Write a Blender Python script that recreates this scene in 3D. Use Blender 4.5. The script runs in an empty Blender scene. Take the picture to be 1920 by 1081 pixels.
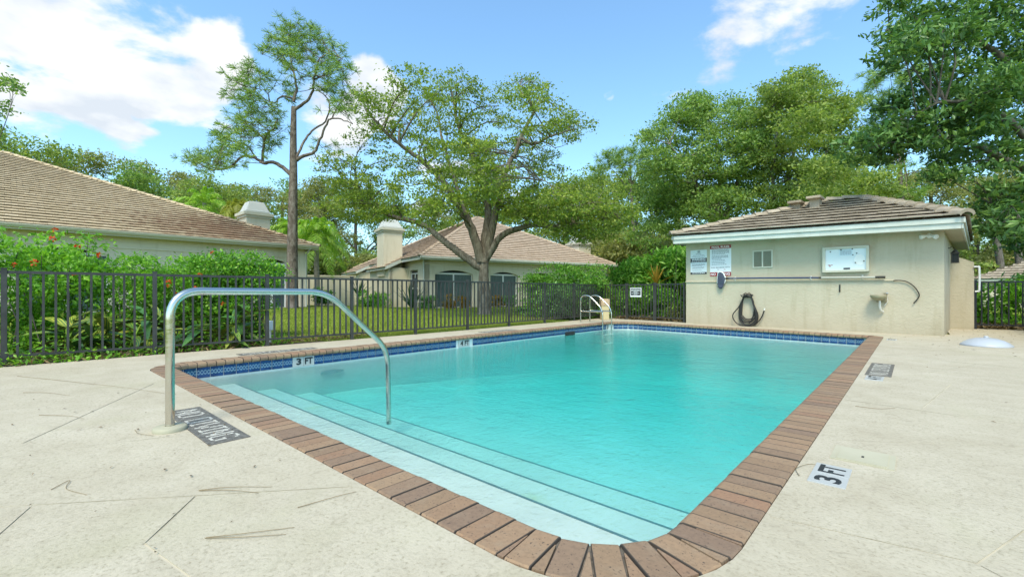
import bpy, bmesh, math, random
import numpy as np
from mathutils import Vector, Matrix, noise
from mathutils.geometry import delaunay_2d_cdt

PI = math.pi
rnd = random.Random(11)
rng = np.random.default_rng(11)
S = bpy.context.scene
C = S.collection

# ------------------------------------------------------------------ camera, sky, sun, exposure
YAW = 41.68
cd = bpy.data.cameras.new("camera")
cam = bpy.data.objects.new("camera", cd); C.objects.link(cam)
cd.sensor_width = 36.0
cd.lens = 848.0 / 1920.0 * 36.0
cd.shift_y = 0.0038
cd.clip_start = 0.05; cd.clip_end = 3000
cam.location = (0, 0, 0.95)
cam.rotation_euler = (math.radians(90), 0, math.radians(YAW))
S.camera = cam

SUN_EL, SUN_AZ = 56.0, 152.0           # azimuth in degrees, clockwise from +Y
w = bpy.data.worlds.new("World"); S.world = w
w.use_nodes = True
wn = w.node_tree; wn.nodes.clear()
def N(t, kind, **kw):
    n = t.nodes.new(kind)
    for k, v in kw.items():
        if hasattr(n, k): setattr(n, k, v)
        else: n.inputs[k].default_value = v
    return n
def L(t, a, b): t.links.new(a, b)
def mth(t, op, a, b=None, c=None, clamp=False):
    n = t.nodes.new('ShaderNodeMath'); n.operation = op; n.use_clamp = clamp
    for i, v in enumerate((a, b, c)):
        if v is None: continue
        if isinstance(v, (int, float)): n.inputs[i].default_value = v
        else: t.links.new(v, n.inputs[i])
    return n.outputs[0]
sky = N(wn, 'ShaderNodeTexSky')
sky.sky_type = 'NISHITA'; sky.sun_disc = False
sky.sun_elevation = math.radians(SUN_EL); sky.sun_rotation = math.radians(SUN_AZ)
sky.air_density = 1.0; sky.dust_density = 1.6; sky.ozone_density = 1.4
tc = N(wn, 'ShaderNodeTexCoord')
sep = N(wn, 'ShaderNodeSeparateXYZ'); L(wn, tc.outputs['Generated'], sep.inputs[0])
# flat cloud layer: direction divided by height
zz = mth(wn, 'MAXIMUM', sep.outputs[2], 0.02)
zz = mth(wn, 'ADD', zz, 0.22)
cu = mth(wn, 'DIVIDE', sep.outputs[0], zz); cv = mth(wn, 'DIVIDE', sep.outputs[1], zz)
cmb = N(wn, 'ShaderNodeCombineXYZ'); L(wn, cu, cmb.inputs[0]); L(wn, cv, cmb.inputs[1]); cmb.inputs[2].default_value = 3.7
n1 = N(wn, 'ShaderNodeTexNoise'); n1.inputs['Scale'].default_value = 3.0; n1.inputs['Detail'].default_value = 9; n1.inputs['Roughness'].default_value = 0.56
n1.inputs['Distortion'].default_value = 0.25
L(wn, cmb.outputs[0], n1.inputs['Vector'])
nvec = N(wn, 'ShaderNodeVectorMath', operation='NORMALIZE'); L(wn, tc.outputs['Generated'], nvec.inputs[0])
def world_dir(px, py):
    a = math.radians(YAW); k = (px - 960) / 848.0; z = (547.5 - py) / 848.0
    v = Vector((-math.sin(a) + math.cos(a) * k, math.cos(a) + math.sin(a) * k, z)); return v.normalized()
# cloud banks: direction, angular radius, weight
banks = [(world_dir(20, 65), 0.21, .34), (world_dir(190, 115), 0.175, .34), (world_dir(345, 135), .15, .34), (world_dir(-180, 90), .22, .3),
         (world_dir(330, 40), .13, .17), (world_dir(700, 175), .085, .30), (world_dir(560, 190), .09, .2), (world_dir(1141, 176), .020, .22),
         (world_dir(1420, 25), .17, .185), (world_dir(1510, 75), .11, .215), (world_dir(1300, 20), .07, .16), (world_dir(620, 255), .1, .2), (world_dir(860, 340), .2, .16)]
acc = None
for d, r, wt in banks:
    dp = N(wn, 'ShaderNodeVectorMath', operation='DOT_PRODUCT'); L(wn, nvec.outputs[0], dp.inputs[0]); dp.inputs[1].default_value = d
    mr = N(wn, 'ShaderNodeMapRange'); mr.interpolation_type = 'SMOOTHSTEP'
    mr.inputs['From Min'].default_value = math.cos(r); mr.inputs['From Max'].default_value = math.cos(r * .35)
    mr.inputs['To Min'].default_value = 0; mr.inputs['To Max'].default_value = wt
    L(wn, dp.outputs['Value'], mr.inputs['Value'])
    acc = mr.outputs[0] if acc is None else mth(wn, 'MAXIMUM', acc, mr.outputs[0])
cov = mth(wn, 'ADD', n1.outputs['Fac'], acc)
mr = N(wn, 'ShaderNodeMapRange'); mr.interpolation_type = 'SMOOTHSTEP'
mr.inputs['From Min'].default_value = .67; mr.inputs['From Max'].default_value = .80
L(wn, cov, mr.inputs['Value'])
# cloud body shade: softer grey inside, from a second noise
n2 = N(wn, 'ShaderNodeTexNoise'); n2.inputs['Scale'].default_value = 5.0; n2.inputs['Detail'].default_value = 5
L(wn, cmb.outputs[0], n2.inputs['Vector'])
cr = N(wn, 'ShaderNodeValToRGB'); cr.color_ramp.elements[0].position = .36; cr.color_ramp.elements[1].position = .56
cr.color_ramp.elements[0].color = (2.45, 2.7, 3.0, 1); cr.color_ramp.elements[1].color = (3.3, 3.4, 3.45, 1)
L(wn, n2.outputs['Fac'], cr.inputs[0])
mx = N(wn, 'ShaderNodeMix'); mx.data_type = 'RGBA'
tint = N(wn, 'ShaderNodeMix'); tint.data_type = 'RGBA'; tint.blend_type = 'MULTIPLY'; tint.inputs['Factor'].default_value = 1
L(wn, sky.outputs[0], tint.inputs['A']); tint.inputs['B'].default_value = (.80, 1.03, 1.06, 1)
L(wn, mr.outputs[0], mx.inputs['Factor']); L(wn, tint.outputs['Result'], mx.inputs['A']); L(wn, cr.outputs[0], mx.inputs['B'])
bg = N(wn, 'ShaderNodeBackground'); bg.inputs['Strength'].default_value = 0.15
L(wn, mx.outputs['Result'], bg.inputs['Color'])
wo = N(wn, 'ShaderNodeOutputWorld'); L(wn, bg.outputs[0], wo.inputs['Surface'])

sd = bpy.data.lights.new("sun", 'SUN'); sd.energy = 1.7; sd.angle = math.radians(18); sd.color = (1.0, .89, .69)
sun = bpy.data.objects.new("sun", sd); C.objects.link(sun)
az = math.radians(SUN_AZ); el = math.radians(SUN_EL)
to_sun = Vector((math.sin(az) * math.cos(el), math.cos(az) * math.cos(el), math.sin(el)))
sun.rotation_euler = to_sun.to_track_quat('Z', 'Y').to_euler()
sun.location = to_sun * 40
S.view_settings.view_transform = 'Standard'; S.view_settings.look = 'None'
S.view_settings.exposure = 1.08; S.view_settings.gamma = 1.0
S.view_settings.use_curve_mapping = False
S.cycles.max_bounces = 8; S.cycles.transparent_max_bounces = 16; S.cycles.transmission_bounces = 6; S.cycles.volume_bounces = 6
S.cycles.sample_clamp_indirect = 6

# ------------------------------------------------------------------ materials
M = {}
def mat(name, col=(.5, .5, .5), rough=.7, metal=0, spec=.5):
    m = bpy.data.materials.new(name); m.use_nodes = True
    b = m.node_tree.nodes['Principled BSDF']
    b.inputs['Base Color'].default_value = (*col, 1); b.inputs['Roughness'].default_value = rough
    b.inputs['Metallic'].default_value = metal; b.inputs['Specular IOR Level'].default_value = spec
    M[name] = m
    return m, m.node_tree, b
def ramp(t, src, stops):
    r = t.nodes.new('ShaderNodeValToRGB'); e = r.color_ramp.elements
    while len(e) < len(stops): e.new(.5)
    for i, (p, c) in enumerate(stops):
        e[i].position = p; e[i].color = (*c, 1)
    t.links.new(src, r.inputs[0]); return r.outputs[0]
def nz(t, scale, detail=4, rough=.5, vec=None, dist=0):
    n = t.nodes.new('ShaderNodeTexNoise'); n.inputs['Scale'].default_value = scale; n.inputs['Detail'].default_value = detail
    n.inputs['Roughness'].default_value = rough; n.inputs['Distortion'].default_value = dist
    if vec is not None: t.links.new(vec, n.inputs['Vector'])
    return n.outputs['Fac']
def pos(t):
    return t.nodes.new('ShaderNodeNewGeometry').outputs['Position']
def obc(t):
    return t.nodes.new('ShaderNodeTexCoord').outputs['Object']
def mixc(t, fac, a, b, mode='MIX'):
    n = t.nodes.new('ShaderNodeMix'); n.data_type = 'RGBA'; n.blend_type = mode
    for key, v in (('Factor', fac), ('A', a), ('B', b)):
        if isinstance(v, (int, float)): n.inputs[key].default_value = v
        elif isinstance(v, tuple): n.inputs[key].default_value = (*v, 1)
        else: t.links.new(v, n.inputs[key])
    return n.outputs['Result']
def bump(t, b, h, strength=.3, dist=.01):
    n = t.nodes.new('ShaderNodeBump'); n.inputs['Strength'].default_value = strength; n.inputs['Distance'].default_value = dist
    t.links.new(h, n.inputs['Height']); t.links.new(n.outputs[0], b.inputs['Normal'])
def scaled(t, v, s):
    n = t.nodes.new('ShaderNodeVectorMath'); n.operation = 'MULTIPLY'; n.inputs[1].default_value = s
    t.links.new(v, n.inputs[0]); return n.outputs[0]
def orand(t): return t.nodes.new('ShaderNodeObjectInfo').outputs['Random']
def irand(t): return t.nodes.new('ShaderNodeNewGeometry').outputs['Random Per Island']

# concrete deck: sprayed knock-down texture, stains
m, t, b = mat('deck', rough=.85)
p = pos(t)
big = nz(t, .55, 5, .6, p); mid = nz(t, 3.0, 5, .6, p)
c = ramp(t, big, [(.3, (.355, .305, .215)), (.5, (.425, .375, .278)), (.72, (.485, .435, .335))])
c = mixc(t, .5, c, ramp(t, mid, [(.3, (.38, .32, .222)), (.7, (.515, .453, .342))]))
spk = nz(t, 58, 5, .7, scaled(t, p, (1, 1, 1)))
pit = ramp(t, spk, [(.38, (1.05, 1.05, 1.05)), (.52, (1, 1, 1)), (.60, (.85, .84, .81)), (.68, (.56, .54, .48))])
dens = ramp(t, nz(t, 1.1, 4, .6, p), [(.30, (.35, .35, .35)), (.60, (1, 1, 1))])
c = mixc(t, dens, c, mixc(t, 1.0, c, pit, 'MULTIPLY'))
worm = nz(t, 17, 4, .7, p, 1.5)
c = mixc(t, .45, c, mixc(t, 1.0, c, ramp(t, worm, [(.34, (1.06, 1.06, 1.06)), (.52, (1, 1, 1)), (.64, (.74, .73, .70))]), 'MULTIPLY'))
green = ramp(t, nz(t, .8, 4, .6, scaled(t, p, (1.3, .7, 1))), [(.55, (0, 0, 0)), (.75, (.5, .5, .5))])
c = mixc(t, green, c, (.37, .34, .21))
L(t, c, b.inputs['Base Color']); bump(t, b, mth(t, 'MULTIPLY', spk, -1.0), .5, .008)
m, t, b = mat('joint', rough=.95)
L(t, ramp(t, nz(t, 1.2, 4, .6, pos(t)), [(.40, (.30, .265, .185)), (.56, (.49, .44, .335))]), b.inputs['Base Color'])

# coping brick
m, t, b = mat('coping_brick', rough=.8)
oc = obc(t); p = pos(t)
c = ramp(t, orand(t), [(0, (0.247, 0.143, 0.083)), (.15, (0.277, 0.179, 0.103)), (.3, (0.239, 0.154, 0.090)), (.42, (0.200, 0.129, 0.084)), (.55, (0.285, 0.187, 0.109)), (.68, (0.270, 0.154, 0.089)), (.8, (0.223, 0.143, 0.089)), (.9, (0.304, 0.201, 0.118)), (1, (0.250, 0.158, 0.094))])
f = nz(t, 55, 4, .7, p)
c = mixc(t, .6, c, mixc(t, 1.0, c, ramp(t, f, [(.3, (.70, .69, .68)), (.5, (1, 1, 1)), (.7, (1.2, 1.18, 1.13))]), 'MULTIPLY'))
c = mixc(t, ramp(t, nz(t, 9, 5, .65, p), [(.52, (0, 0, 0)), (.75, (.35, .35, .35))]), c, (.30, .235, .16))
pits = nz(t, 95, 2, .5, p)
c = mixc(t, ramp(t, pits, [(.64, (0, 0, 0)), (.70, (.85, .85, .85))]), c, (.055, .035, .03))
L(t, c, b.inputs['Base Color']); bump(t, b, f, .35, .004)
m, t, b = mat('mortar', rough=.95)
L(t, ramp(t, nz(t, 40, 4, .6, pos(t)), [(.35, (.07, .06, .05)), (.65, (.17, .15, .125))]), b.inputs['Base Color'])

# blue waterline tile: dark glaze with a pale scrolled band
m, t, b = mat('waterline_tile', rough=.12, spec=.6)
oc = obc(t); sx = t.nodes.new('ShaderNodeSeparateXYZ'); L(t, oc, sx.inputs[0])
addv = t.nodes.new('ShaderNodeVectorMath'); addv.operation = 'ADD'
cb = t.nodes.new('ShaderNodeCombineXYZ'); L(t, mth(t, 'MULTIPLY', orand(t), 40.0), cb.inputs[1])
L(t, oc, addv.inputs[0]); L(t, cb.outputs[0], addv.inputs[1])
wob = mth(t, 'MULTIPLY', mth(t, 'SUBTRACT', nz(t, 30, 3, .6, addv.outputs[0]), .5), .026)
cur = mth(t, 'MULTIPLY', mth(t, 'SINE', mth(t, 'MULTIPLY', sx.outputs[0], 79.3)), .025)
sa = mth(t, 'ABSOLUTE', mth(t, 'ADD', mth(t, 'SUBTRACT', sx.outputs[2], cur), wob)); sb_ = mth(t, 'ABSOLUTE', mth(t, 'ADD', mth(t, 'ADD', sx.outputs[2], cur), wob))
scroll = mth(t, 'LESS_THAN', mth(t, 'MINIMUM', sa, sb_), .0072)
band = mth(t, 'LESS_THAN', mth(t, 'ABSOLUTE', sx.outputs[2]), .040)
sm = mth(t, 'MULTIPLY', scroll, band)
base = mixc(t, ramp(t, nz(t, 14, 3, .5, addv.outputs[0]), [(.35, (0, 0, 0)), (.65, (1, 1, 1))]), (.006, .020, .085), (.012, .048, .175))
base = mixc(t, mth(t, 'MULTIPLY', band, .3), base, (.02, .085, .19))
L(t, mixc(t, mth(t, 'MULTIPLY', sm, .6), base, (.32, .46, .52)), b.inputs['Base Color'])
m, t, b = mat('grout', (.62, .64, .62), .8)
m, t, b = mat('white_tile', (.41, .415, .40), .35)
m, t, b = mat('black_print', (.018, .018, .02), .4)
m, t, b = mat('blue_trim_tile', (.085, .16, .19), .4)
m, t, b = mat('joint_dirt_shade', (.075, .058, .045), .95)  # joint dirt, darkened further to stand in for deep joint shade
mat('grate_teal', (.16, .30, .31), .5)
m, t, b = mat('chimney_metal', (.50, .50, .46), .55)

m, t, b = mat('plaster', rough=.7)
p = pos(t)
c = ramp(t, nz(t, 1.1, 4, .6, p), [(.3, (.54, .575, .56)), (.7, (.63, .655, .635))])
c = mixc(t, ramp(t, nz(t, 9, 4, .6, p), [(.5, (0, 0, 0)), (.8, (.4, .4, .4))]), c, (.50, .55, .52))
def blob(t, p, cx, cy, r):
    d = t.nodes.new('ShaderNodeVectorMath'); d.operation = 'DISTANCE'; d.inputs[1].default_value = (cx, cy, -.42)
    L(t, p, d.inputs[0])
    return ramp(t, mth(t, 'ADD', d.outputs['Value'], mth(t, 'MULTIPLY', nz(t, 12, 4, .6, p), .14)), [(r, (.55, .55, .55)), (r + .13, (0, 0, 0))])
for cx, cy in ((-2.0, 2.45), (-5.65, 2.6)):
    c = mixc(t, blob(t, p, cx, cy, .1), c, (.42, .45, .16))
L(t, c, b.inputs['Base Color'])

# pool water
m = bpy.data.materials.new('pool_water'); m.use_nodes = True; M['pool_water'] = m
t = m.node_tree; t.nodes.clear()
p = pos(t)
h1 = nz(t, 1.6, 2, .5, scaled(t, p, (1, 1, 0)), .4)
h2 = nz(t, 16, 3, .55, scaled(t, p, (1.2, .8, 0)), .6)
h4 = nz(t, 42, 2, .5, scaled(t, p, (1.1, .8, 0)), .4)
h3 = nz(t, 5.0, 2, .5, scaled(t, p, (.9, 1.2, 0)), .3)
hh = mth(t, 'ADD', mth(t, 'MULTIPLY', h1, .38), mth(t, 'ADD', mth(t, 'ADD', mth(t, 'MULTIPLY', h4, .10), mth(t, 'MULTIPLY', h2, .20)), mth(t, 'MULTIPLY', h3, .20)))
bp = t.nodes.new('ShaderNodeBump'); bp.inputs['Strength'].default_value = .9; bp.inputs['Distance'].default_value = .05; L(t, hh, bp.inputs['Height'])
fr = t.nodes.new('ShaderNodeFresnel'); fr.inputs['IOR'].default_value = 1.38; L(t, bp.outputs[0], fr.inputs['Normal'])
gl = t.nodes.new('ShaderNodeBsdfGlossy'); gl.inputs['Roughness'].default_value = .06; L(t, bp.outputs[0], gl.inputs['Normal'])
tr = t.nodes.new('ShaderNodeBsdfTransparent')
ms = t.nodes.new('ShaderNodeMixShader'); L(t, fr.outputs[0], ms.inputs[0]); L(t, tr.outputs[0], ms.inputs[1]); L(t, gl.outputs[0], ms.inputs[2])
va = t.nodes.new('ShaderNodeVolumeAbsorption'); va.inputs['Color'].default_value = (.20, .968, .966, 1); va.inputs['Density'].default_value = .72
ou = t.nodes.new('ShaderNodeOutputMaterial'); L(t, ms.outputs[0], ou.inputs['Surface']); vs = t.nodes.new('ShaderNodeVolumeScatter'); vs.inputs['Color'].default_value = (.55, .97, 1.0, 1); vs.inputs['Density'].default_value = .13; vs.inputs['Anisotropy'].default_value = .2
av = t.nodes.new('ShaderNodeAddShader'); L(t, va.outputs[0], av.inputs[0]); L(t, vs.outputs[0], av.inputs[1]); L(t, av.outputs[0], ou.inputs['Volume'])

m, t, b = mat('steel', (.64, .61, .54), .16, 1.0)
L(t, ramp(t, nz(t, 9, 4, .5, scaled(t, pos(t), (1, 1, 6))), [(.3, (.10, .10, .10)), (.7, (.24, .24, .24))]), b.inputs['Roughness'])
m, t, b = mat('fence_paint', (.030, .034, .036), .5, 0, .3)
c = ramp(t, nz(t, 5, 4, .6, pos(t)), [(.35, (.034, .036, .034)), (.7, (.058, .061, .057))]); L(t, c, b.inputs['Base Color'])
m, t, b = mat('gate_black', (.014, .016, .020), .45)

def stucco(name, c1, c2, sc=9, st=.35):
    m, t, b = mat(name, rough=.9, spec=.2)
    p = pos(t)
    c = ramp(t, nz(t, .9, 5, .6, p), [(.3, c1), (.7, c2)])
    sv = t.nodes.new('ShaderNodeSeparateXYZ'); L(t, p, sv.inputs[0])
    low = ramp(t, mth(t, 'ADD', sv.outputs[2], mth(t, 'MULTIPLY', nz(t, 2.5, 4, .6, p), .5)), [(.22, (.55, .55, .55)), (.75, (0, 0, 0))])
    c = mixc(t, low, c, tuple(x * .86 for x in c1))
    strk = ramp(t, nz(t, 2.2, 5, .65, scaled(t, p, (2.2, 2.2, .28))), [(.52, (1, 1, 1)), (.70, (.86, .84, .79))])
    c = mixc(t, .8, c, mixc(t, 1.0, c, strk, 'MULTIPLY'))
    L(t, c, b.inputs['Base Color'])
    h = nz(t, sc, 5, .6, scaled(t, p, (1, 1, 1.3)), .8); bump(t, b, h, st, .02)
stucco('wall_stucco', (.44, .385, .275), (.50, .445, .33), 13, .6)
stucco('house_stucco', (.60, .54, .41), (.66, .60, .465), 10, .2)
m, t, b = mat('trim_paint', (.66, .67, .60), .5)
L(t, ramp(t, nz(t, 3, 4, .6, pos(t)), [(.3, (.50, .51, .44)), (.7, (.60, .61, .54))]), b.inputs['Base Color'])
m, t, b = mat('gutter_paint', (.53, .50, .39), .5)
m, t, b = mat('white_paint', (.74, .74, .71), .4)
m, t, b = mat('soffit', (.50, .475, .37), .8)

def roofmat(name, stops, litter=None):
    m, t, b = mat(name, rough=.9, spec=.2)
    p = pos(t)
    c = ramp(t, mth(t, 'ADD', mth(t, 'MULTIPLY', irand(t), .5), mth(t, 'MULTIPLY', orand(t), .5)), stops)
    c = mixc(t, .6, c, mixc(t, 1., c, ramp(t, nz(t, 5, 5, .65, p), [(.3, (.55, .53, .5)), (.55, (1, 1, 1)), (.75, (1.25, 1.22, 1.15))]), 'MULTIPLY'))
    if litter:
        cx, cy, r = litter
        d = t.nodes.new('ShaderNodeVectorMath'); d.operation = 'DISTANCE'
        fl = scaled(t, p, (1, .62, 0)); L(t, fl, d.inputs[0]); d.inputs[1].default_value = (cx, cy * .62, 0)
        k = mth(t, 'SUBTRACT', nz(t, 3.2, 6, .7, p), mth(t, 'MULTIPLY', d.outputs['Value'], .30 / r))
        c = mixc(t, ramp(t, k, [(.20, (0, 0, 0)), (.42, (.7, .7, .7))]), c, (.17, .075, .04))
    L(t, c, b.inputs['Base Color']); bump(t, b, nz(t, 40, 3, .6, p), .3, .01)
roofmat('roof_tan', [(.2, (.43, .335, .21)), (.5, (.50, .39, .25)), (.8, (.55, .44, .295))], (-22.9, 6.6, 2.6))
roofmat('roof_pink', [(.2, (.38, .285, .20)), (.5, (.44, .33, .235)), (.8, (.50, .385, .285))])
roofmat('roof_grey', [(.2, (.30, .245, .18)), (.5, (.355, .295, .22)), (.8, (.41, .345, .265))])

m, t, b = mat('glass_dark', (.02, .024, .024), .35, 0, .2)
m, t, b = mat('glass_teal', rough=.15, spec=.3)
L(t, ramp(t, nz(t, 9, 2, .5, scaled(t, pos(t), (6, 6, .2))), [(.35, (.045, .075, .075)), (.65, (.085, .125, .12))]), b.inputs['Base Color'])
m, t, b = mat('dark_inside', (.02, .02, .02), .9)
m, t, b = mat('sign_white', (.74, .74, .74), .45)
m, t, b = mat('sign_grey', (.62, .66, .66), .45)
m, t, b = mat('sign_red', (.30, .020, .022), .45)
m, t, b = mat('sign_text', (.16, .16, .17), .5)
m, t, b = mat('white_print', (.78, .78, .78), .5)
m, t, b = mat('board_white', (.66, .72, .73), .15)
m, t, b = mat('paper_blue', (.56, .66, .70), .6)
m, t, b = mat('paper', (.78, .78, .74), .7)
m, t, b = mat('red_print', (.36, .07, .07), .6)
m, t, b = mat('pole_blue', (.018, .035, .11), .3)
m, t, b = mat('pole_grey', (.46, .44, .37), .35)
m, t, b = mat('black_rubber', (.022, .021, .019), .5)
m, t, b = mat('net_mesh', (.045, .055, .085), .8)
m, t, b = mat('dark_metal', (.05, .047, .04), .45, .6)
m, t, b = mat('ceramic_tan', (.27, .235, .14), .35)
m, t, b = mat('louvre', (.30, .28, .205), .6)
m, t, b = mat('pvc', (.66, .64, .58), .4)
m, t, b = mat('tan_plastic', (.52, .44, .24), .5)
m, t, b = mat('tan_dark', (.46, .33, .2), .6)
m, t, b = mat('dome_white', (.40, .42, .45), .35)
m, t, b = mat('flange', (.36, .335, .235), .6)
m, t, b = mat('lid_cream', rough=.7)
L(t, ramp(t, nz(t, 2, 4, .6, pos(t)), [(.3, (.38, .35, .24)), (.7, (.45, .415, .30))]), b.inputs['Base Color'])
m, t, b = mat('tessera_dark', rough=.5)
L(t, ramp(t, irand(t), [(0, (.10, .09, .075)), (1, (.17, .155, .13))]), b.inputs['Base Color'])
m, t, b = mat('tessera_light', rough=.5)
L(t, ramp(t, irand(t), [(0, (.42, .40, .34)), (1, (.56, .53, .46))]), b.inputs['Base Color'])
m, t, b = mat('needle_brown', (.23, .175, .095), .8)
m, t, b = mat('litter', rough=.9)
L(t, ramp(t, irand(t), [(0, (.05, .035, .02)), (.6, (.14, .10, .05)), (1, (.24, .17, .09))]), b.inputs['Base Color'])
m, t, b = mat('mulch', rough=.95)
p = pos(t)
L(t, ramp(t, nz(t, 14, 6, .7, p), [(.3, (.035, .024, .016)), (.55, (.09, .062, .04)), (.75, (.20, .15, .10))]), b.inputs['Base Color']); bump(t, b, nz(t, 22, 5, .7, p), .8, .04)

def barkmat(name, stops, zs=.35, sc=9):
    m, t, b = mat(name, rough=.95, spec=.15)
    p = obc(t); v = scaled(t, p, (1, 1, zs))
    h = nz(t, sc, 6, .65, v, .6)
    L(t, ramp(t, h, stops), b.inputs['Base Color']); bump(t, b, h, .8, .05)
barkmat('bark_oak', [(.32, (.075, .06, .045)), (.5, (.17, .145, .11)), (.7, (.29, .26, .21))])
barkmat('bark_pine', [(.32, (.06, .045, .035)), (.5, (.15, .12, .095)), (.7, (.27, .235, .20))], .5, 7)
barkmat('bark_grey', [(.3, (.07, .06, .05)), (.7, (.20, .18, .15))])
barkmat('bark_palm', [(.3, (.18, .165, .14)), (.7, (.34, .32, .28))], 3, 5)
m, t, b = mat('pine_wood', (.27, .25, .23), .9)

def leafmat(name, stops, rough=.5, trans=.35, spec=.35):
    m, t, b = mat(name, rough=rough, spec=spec)
    r = mth(t, 'ADD', mth(t, 'MULTIPLY', irand(t), .65), mth(t, 'MULTIPLY', nz(t, .7, 3, .6, pos(t)), .35))
    c = ramp(t, r, stops)
    L(t, c, b.inputs['Base Color'])
    tl = t.nodes.new('ShaderNodeBsdfTranslucent'); L(t, mixc(t, 1., c, (1.25, 1.35, .7), 'MULTIPLY'), tl.inputs['Color'])
    mx = t.nodes.new('ShaderNodeMixShader'); mx.inputs[0].default_value = trans + .08
    out = t.nodes['Material Output']
    L(t, b.outputs[0], mx.inputs[1]); L(t, tl.outputs[0], mx.inputs[2]); L(t, mx.outputs[0], out.inputs['Surface'])
leafmat('leaf_oak', [(.15, (0.114, 0.181, 0.040)), (.5, (0.210, 0.299, 0.049)), (.8, (0.361, 0.421, 0.066)), (.97, (0.455, 0.454, 0.100))])
leafmat('leaf_dark', [(.15, (0.098, 0.179, 0.053)), (.5, (0.206, 0.322, 0.076)), (.8, (0.348, 0.462, 0.109)), (.97, (0.466, 0.462, 0.144))])
leafmat('leaf_mid', [(.15, (0.120, 0.187, 0.047)), (.5, (0.223, 0.310, 0.070)), (.8, (0.382, 0.448, 0.100)), (.97, (0.501, 0.448, 0.143))])
leafmat('leaf_olive', [(.15, (0.151, 0.170, 0.056)), (.5, (0.261, 0.281, 0.084)), (.85, (0.420, 0.400, 0.140))])
leafmat('leaf_magnolia', [(.1, (0.051, 0.122, 0.039)), (.5, (0.115, 0.236, 0.061)), (.8, (0.216, 0.352, 0.078)), (.96, (0.255, 0.352, 0.086)), (.99, (0.700, 0.471, 0.064))], .42, .22, .45)
leafmat('leaf_shrub', [(.1, (0.100, 0.243, 0.030)), (.5, (0.186, 0.421, 0.041)), (.85, (0.353, 0.611, 0.067))], .4, .4)
leafmat('leaf_hedge', [(.1, (0.078, 0.215, 0.033)), (.5, (0.155, 0.376, 0.040)), (.85, (0.353, 0.601, 0.059))], .4, .35)
leafmat('leaf_fern', [(.1, (0.077, 0.222, 0.030)), (.5, (0.164, 0.370, 0.047)), (.85, (0.347, 0.554, 0.101))], .4, .4)
leafmat('leaf_dkshrub', [(.1, (0.059, 0.162, 0.044)), (.5, (0.121, 0.284, 0.066)), (.85, (0.271, 0.488, 0.123))], .4, .3)
leafmat('leaf_palm', [(.1, (0.166, 0.306, 0.033)), (.5, (0.282, 0.466, 0.048)), (.85, (0.446, 0.579, 0.099))], .4, .4)
leafmat('leaf_yellow', [(.1, (0.184, 0.218, 0.024)), (.5, (0.276, 0.299, 0.036)), (.85, (0.391, 0.380, 0.084))], .4, .4)
leafmat('leaf_needle', [(.1, (0.095, 0.188, 0.045)), (.5, (0.193, 0.328, 0.061)), (.85, (0.377, 0.484, 0.092))], .5, .25)
leafmat('leaf_agave', [(.1, (.03, .075, .035)), (.5, (.055, .12, .055)), (.85, (.09, .17, .08))], .4, .25)
leafmat('leaf_croton', [(.1, (.06, .09, .02)), (.4, (.20, .16, .02)), (.7, (.42, .24, .03)), (.9, (.45, .08, .02))], .4, .3)
leafmat('petal_orange', [(.1, (.50, .06, .012)), (.6, (.62, .12, .02)), (.9, (.55, .04, .03))], .6, .3)
leafmat('leaf_dead', [(.1, (.12, .08, .035)), (.6, (.24, .17, .08)), (.9, (.33, .25, .13))], .8, .1)
m, t, b = mat('ginger_leaf', rough=.35)
oc = t.nodes.new('ShaderNodeTexCoord').outputs['UV']
su = t.nodes.new('ShaderNodeSeparateXYZ'); L(t, oc, su.inputs[0])
stripe = mth(t, 'SINE', mth(t, 'ADD', mth(t, 'MULTIPLY', su.outputs[0], 26), mth(t, 'MULTIPLY', mth(t, 'ABSOLUTE', mth(t, 'SUBTRACT', su.outputs[1], .5)), -26)))
stripe = mth(t, 'ADD', stripe, mth(t, 'MULTIPLY', mth(t, 'SUBTRACT', orand(t), .5), 1.6))
c = ramp(t, stripe, [(.35, (.05, .14, .022)), (.75, (.36, .36, .05))]); L(t, c, b.inputs['Base Color'])
m, t, b = mat('grass_blade', rough=.6, spec=.25)
L(t, ramp(t, mth(t, 'ADD', mth(t, 'MULTIPLY', irand(t), .5), mth(t, 'MULTIPLY', nz(t, .8, 4, .6, pos(t)), .5)), [(.25, (.125, .19, .018)), (.5, (.20, .265, .028)), (.8, (.30, .33, .055))]), b.inputs['Base Color'])
m, t, b = mat('lawn', rough=.95, spec=.1)
p = pos(t)
c = ramp(t, nz(t, 1.2, 5, .65, p), [(.3, (.13, .19, .02)), (.55, (.19, .255, .03)), (.75, (.25, .285, .045))])
c = mixc(t, .5, c, ramp(t, nz(t, 30, 4, .7, p), [(.3, (.06, .10, .01)), (.7, (.24, .29, .03))]))
L(t, c, b.inputs['Base Color']); bump(t, b, nz(t, 35, 4, .7, p), .6, .04)

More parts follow.
